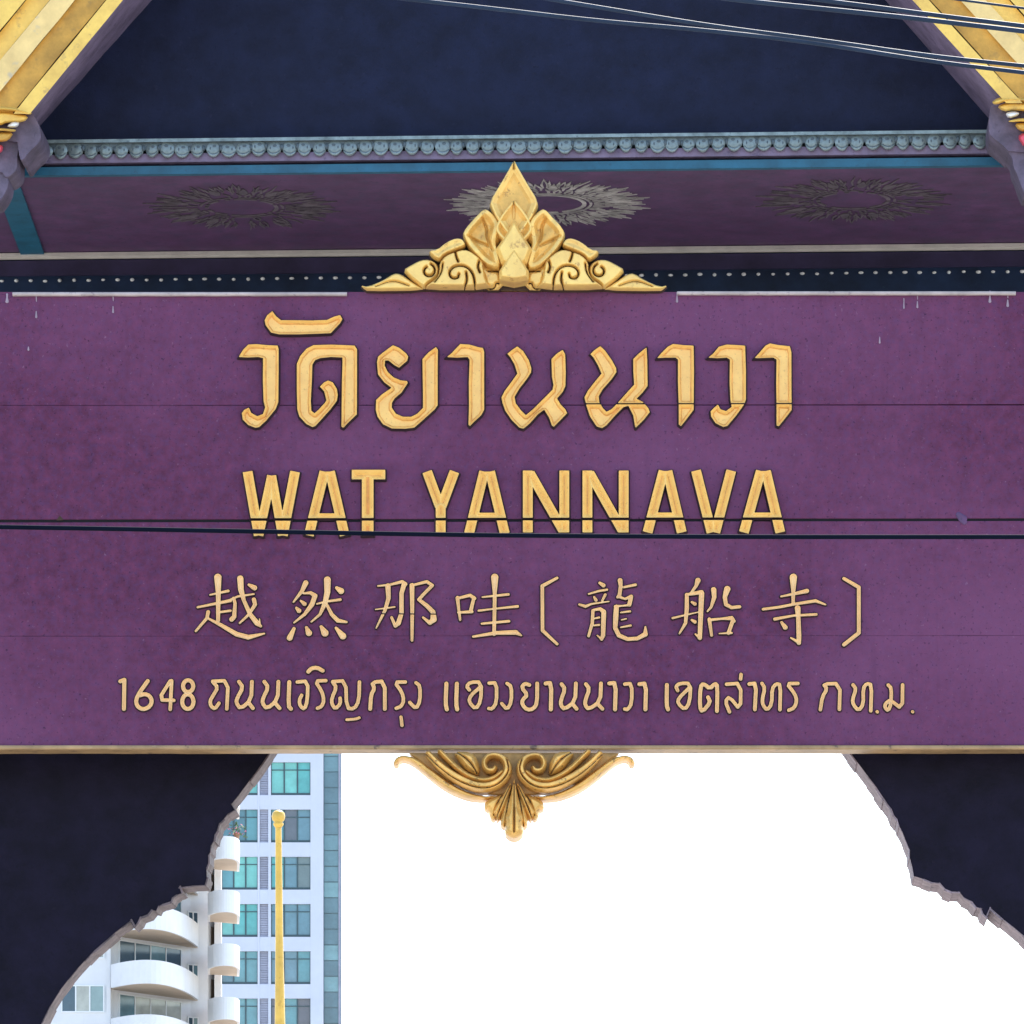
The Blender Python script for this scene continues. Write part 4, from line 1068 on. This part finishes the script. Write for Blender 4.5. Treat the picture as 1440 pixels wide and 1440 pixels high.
# ------------------------------------------------------------------ golden pole inside the temple yard
PD = 42.0
pb = cpos(397.5, 1440, PD)
pole = empty("golden_pole", (pb.x + 0.02, PD, 0))
tag(pole, "slender golden pole with a rounded bud tip seen through the arch", "pole")
zt = cpos(391, 1158, PD).z
lean = cpos(391.5, 1158, PD).x - (pb.x + 0.02)
prof = [(0, 0.105), (1.2, 0.10), (3.0, 0.066), (pb.z, 0.040), (zt - 0.9, 0.030), (zt - 0.05, 0.0235), (zt, 0.0235)]
m = MB(); m.tube([(lean * z / zt, 0, z) for z, r in prof], [r for z, r in prof], 16); m.build("shaft", M['pole'], pole, True)
zz = zt - 0.03
fp = [(zz, .026), (zz + .02, .040), (zz + .035, .038), (zz + .04, .030), (zz + .055, .046), (zz + .085, .052), (zz + .11, .046), (zz + .125, .030), (zz + .132, .010)]
m = MB(); m.tube([(lean, 0, z) for z, r in fp], [r for z, r in fp], 16); m.build("bud_finial", M['pole'], pole, True)
m = MB(); m.box((-0.25, -0.25, 0), (0.25, 0.25, 0.35)); m.build("plinth", M['trim_white'], pole)

# ------------------------------------------------------------------ apartment building with curved balconies
AD = 298.0
z0 = CAMZ + (HOR - 1353) * AD / FPX           # top of the reference parapet
FH = 76.3 * AD / FPX
PH = 33 * AD / FPX
def pl(px, d): return ((px - 720) * d / FPX, d)
ao = pl(160, 300)
apt = empty("apartment_building", (ao[0], ao[1], 0))
tag(apt, "white apartment building with stacked curved balconies seen through the arch", "building")
def al(px, d):
    x, y = pl(px, d); return (x - ao[0], y - ao[1])
NF = range(-2, 6)
ztop = z0 + 6 * FH
foot = [al(-20, 300), al(155, 300), al(160, 300.6), al(268, 307), al(292, 307.5), al(305, 309), al(312, 325), al(-20, 325)]
m = MB(); m.extrude_z(foot, 0, ztop); m.build("wall", M['bwhite'], apt)
def curve_q(p0, p1, p2, n):
    out = []
    for i in range(n + 1):
        t = i / n
        out.append(tuple((1 - t) ** 2 * a + 2 * t * (1 - t) * b + t * t * c for a, b, c in zip(p0, p1, p2)))
    return out
def facade_window(parent, pa, pb_, za, zb, n, mats, fm, inset=0.05, fr=0.07, name="window"):
    """framed window on the vertical plane through plan points pa,pb_ ; panes are its children"""
    a = Vector((*pa, 0)); b = Vector((*pb_, 0))
    t = (b - a); L = t.length; t.normalize()
    nrm = Vector((t.y, -t.x, 0))
    if nrm.y > 0: nrm = -nrm
    def boxl(mb, u0, u1, w0, w1, d0, d1):
        vs = []
        for w_ in (w0, w1):
            for (u, d) in ((u0, d1), (u1, d1), (u1, d0), (u0, d0)):
                p = a + t * u + nrm * d; vs.append((p.x, p.y, w_))
        mb.add(vs, [(0, 3, 2, 1), (4, 5, 6, 7), (0, 1, 5, 4), (1, 2, 6, 5), (2, 3, 7, 6), (3, 0, 4, 7)])
    fmb = MB()
    boxl(fmb, 0, L, za, za + fr, 0.0, inset + 0.04); boxl(fmb, 0, L, zb - fr, zb, 0.0, inset + 0.04)
    for i in range(n + 1):
        u = fr / 2 + (L - fr) * i / n
        boxl(fmb, u - fr / 2, u + fr / 2, za + fr, zb - fr, 0.0, inset + 0.038)
    w_ = fmb.build(name, fm, parent)
    for i in range(n):
        u0 = fr / 2 + (L - fr) * i / n + fr / 2; u1 = fr / 2 + (L - fr) * (i + 1) / n - fr / 2
        pm_ = MB(); boxl(pm_, u0, u1, za + fr, zb - fr, 0.01, inset)
        pm_.build("pane", mats(i), w_)
    return w_
rnd = random.Random(3)
# balcony outline in plan: wall side and bulging outer side
pa, pc = al(156, 299.4), al(279, 306.6)
ctrl = (al(235, 291.5)[0], al(235, 291.5)[1])
outer = curve_q(pa, ctrl, pc, 18)
def inset_curve(c, d):
    out = []
    for i, p in enumerate(c):
        q0, q1 = c[max(i - 1, 0)], c[min(i + 1, len(c) - 1)]
        t = Vector((q1[0] - q0[0], q1[1] - q0[1])).normalized()
        nrm = Vector((-t.y, t.x))
        out.append((p[0] + nrm.x * d, p[1] + nrm.y * d))
    return out
inner = inset_curve(outer, 0.14)
def ribbon(mb, c_out, c_in, za, zb):
    k = len(mb.v); n = len(c_out)
    for (x, y), (x2, y2) in zip(c_out, c_in):
        mb.v += [(x, y, za), (x, y, zb), (x2, y2, zb), (x2, y2, za)]
    for i in range(n - 1):
        for j in range(4):
            a = k + i * 4 + j; b = k + i * 4 + (j + 1) % 4
            mb.f.append((a, a + 4, b + 4, b)); mb.m.append(0)
    mb.f.append((k, k + 1, k + 2, k + 3)); mb.m.append(0)
    e = k + (n - 1) * 4
    mb.f.append((e + 3, e + 2, e + 1, e)); mb.m.append(0)
wall_pts = [al(279, 307.4), al(160, 300.6), al(156, 300.1)]
rb_out = [al(292, 307), al(292, 303.6)] + curve_q(al(300, 302.4), al(316, 301.2), al(330, 302.2), 8) + curve_q(al(332, 302.5), al(338, 303.2), al(337, 305), 6) + [al(336.5, 308.2)]
rb_in = inset_curve(rb_out, 0.14)
for k in NF:
    zt_ = z0 + k * FH
    zb_ = zt_ - PH
    mb = MB(); ribbon(mb, outer, inner, zb_, zt_)
    bal = mb.build("balcony", M['bwhite'], apt, smooth=False)
    sl = MB(); sl.extrude_z([p for p in inner] + wall_pts, zb_ + 0.012, zb_ + 0.16); sl.build("slab", M['bcream'], bal)
    # windows behind the balcony
    zw0, zw1 = zt_ - 0.35, zt_ + FH - PH - 0.02
    pick = [rnd.choice(CGLASS) for _ in range(5)]
    facade_window(apt, al(166, 300.95), al(254, 306.15), zw0, zw1 - 0.12, 4, lambda i: pick[i], M['bframe'])
    # small window in the recess
    pick2 = [rnd.choice(CGLASS[:3]) for _ in range(3)]
    facade_window(apt, al(263, 306.7), al(278, 307.2), zt_ - 0.2, zt_ + 0.75, 2, lambda i: pick2[i], M['bframe'])
    # left frontal window
    pick3 = [CGLASS[0], CGLASS[3], CGLASS[2]]
    rnd.shuffle(pick3)
    facade_window(apt, al(86, 300), al(147, 300), zt_ - FH * 0.87, zt_ - FH * 0.36, 3, lambda i: pick3[i], M['bframe'])
    # rounded corner balcony
    zt2 = zt_ + 36.5 * AD / FPX
    zb2 = zt2 - 32 * AD / FPX
    mb = MB(); ribbon(mb, rb_out, rb_in, zb2, zt2)
    bal = mb.build("corner_balcony", M['bwhite'], apt)
    sl = MB(); sl.extrude_z(rb_in[::1], zb2 + 0.012, zb2 + 0.16); sl.build("slab", M['bcream'], bal)
    # vertical blade and dark strip coloured as the shade of the recess behind the corner balcony
    d_ = MB(); p_, q_ = al(297, 308.0), al(301, 308.4)
    d_.extrude_z([p_, q_, (q_[0], q_[1] + 0.3), (p_[0], p_[1] + 0.3)], zt2 - 0.9, zt2 + FH - 1.4); d_.build("recess_shade_strip", M['recess_shade'], apt)
m = MB(); m.extrude_z([al(301.5, 307.6), al(311, 307.8), al(311, 312), al(301.5, 312)], 0, ztop + 0.3); m.build("corner_pier", M['bwhite'], apt)
m = MB(); m.extrude_z([al(150, 299.82), al(155.5, 299.82), al(155.5, 300.2), al(150, 300.2)], 0, ztop + 0.3); m.build("pilaster", M['bwhite'], apt)

# plants on the topmost visible corner balcony
bx, by = pl(333, 303.4)
bz = z0 + 2 * FH + 36.5 * AD / FPX
plant = empty("potted_plant", (bx, by, bz))
tag(plant, "small green pot plant with pink flowers on the top rounded balcony", "plant")
m = MB(); m.tube([(0, 0, 0), (0, 0, .05), (0, 0, .3), (0, 0, .34), (0, 0, .345)], [.11, .13, .17, .19, .15], 12); m.build("pot", M['pot'], plant)
m = MB(); m2 = MB()
for i in range(90):
    a = rnd.uniform(0, 6.28); r = rnd.uniform(0, .55); z = rnd.uniform(.3, .95) - r * .4
    p = Vector((r * math.cos(a), r * math.sin(a), z))
    u = Vector((rnd.uniform(-1, 1), rnd.uniform(-1, 1), rnd.uniform(-1, 1))).normalized(); v = u.orthogonal().normalized()
    w_ = .11 if i % 3 else .08
    (m if i % 3 else m2).add([p - u * w_, p + v * w_ * .45, p + u * w_, p - v * w_ * .45], [(0, 1, 2, 3)])
tag(m.build("foliage", M['leaf'], plant), kind="stuff"); tag(m2.build("flowers", M['petal'], plant), kind="stuff")

# ------------------------------------------------------------------ glass tower
TD = 396.0
ts = TD / FPX
to = pl(380, TD)
tow = empty("office_tower", (to[0], to[1], 0))
tag(tow, "tall pale blue tower with rows of teal windows behind the balconies", "building")
def tx(px): return (px - 720) * ts - to[0]
def tz(py): return CAMZ + (HOR - py) * ts
top = tz(900)
m = MB(); m.box((tx(250), 0.32, 0), (tx(454.5), 22, top)); m.build("core", M['twall'], tow)
for xa, xb in ((250, 311.5), (362.3, 365.2), (377.2, 381), (436.6, 454.8)):
    m = MB(); m.box((tx(xa), -0.02, 0), (tx(xb), 0.319, top)); m.build("pier", M['twall'], tow)
rows = [1138.3 + 66.45 * k for k in range(-3, 6)]
HW = 46.3
for k, ry in enumerate(rows):
    m = MB()
    za, zb = tz(ry), tz(ry - 66.45 + HW)
    for xa, xb in ((311.5, 362.3), (365.2, 377.2), (381, 436.6)):
        m.box((tx(xa) + .002, 0.0, za), (tx(xb) - .002, 0.318, zb))
    m.build("floor_band", M['twall'], tow)
    z1, zlow = tz(ry), tz(ry + HW)
    for (xa, xb, n, pal) in ((311.5, 362.3, 3, (4, 0, 1, 4, 0, 1, 2)), (381, 436.6, 3, (1, 3, 2, 3, 0, 5, 6))):
        fm = MB()
        X = [tx(xa) + (tx(xb) - tx(xa)) * i / n for i in range(n + 1)]
        for i, x in enumerate(X):
            fm.box((max(x - .05, X[0] + .003), .17, zlow + .003), (min(x + .05, X[-1] - .003), .30, z1 - .003))
        fm.box((X[0] + .003, .165, zlow + .003), (X[-1] - .003, .30, zlow + .18))
        fm.box((X[0] + .003, .175, zlow + 1.80), (X[-1] - .003, .30, zlow + 1.86))
        wnd = fm.build("window", M['dframe'], tow)
        for i in range(n):
            pm_ = MB(); pm_.box((X[i] + .052, .235 + rnd.uniform(-.01, .01), zlow + .182), (X[i + 1] - .052, .298, z1 - .004))
            gl = GLASS[rnd.choice(pal)] if k > 2 or xa > 380 else GLASS[rnd.choice((4, 4, 0))]
            if k == 2 and xa > 380: gl = GLASS[(4, 4, 0)[i]]
            pm_.build("pane", gl, wnd)
    lv = MB()
    for j in range(14):
        zz0 = zlow + (z1 - zlow) * j / 14
        lv.box((tx(365.2) + .003, .16 + (j % 2) * .02, zz0 + .003), (tx(377.2) - .003, .30, zlow + (z1 - zlow) * (j + 1) / 14 - .02))
    lv.build("louvre", M['louver'], tow)
# glass strip on the right flank
m = MB(); m.box((tx(454.9), 0.9, 0), (tx(479.5), 20, top)); strip_ = m.build("curtain_wall", GLASS[9], tow)
for k, ry in enumerate(rows):
    for j in range(3):
        z1 = tz(ry + 22.15 * j - 10); zl = tz(ry + 22.15 * (j + 1) - 10)
        for xa, xb in ((455.3, 475.0),):
            p_ = MB(); p_.box((tx(xa), .80 + rnd.uniform(-.02, .02), zl + .06), (tx(xb), .898, z1 - .02)); p_.build("pane", GLASS[rnd.choice((7, 7, 8, 9, 9))], strip_)
m = MB(); m.box((tx(475.5), .72, 0), (tx(478.5), .9, top)); m.build("corner_fin", M['louver'], tow)
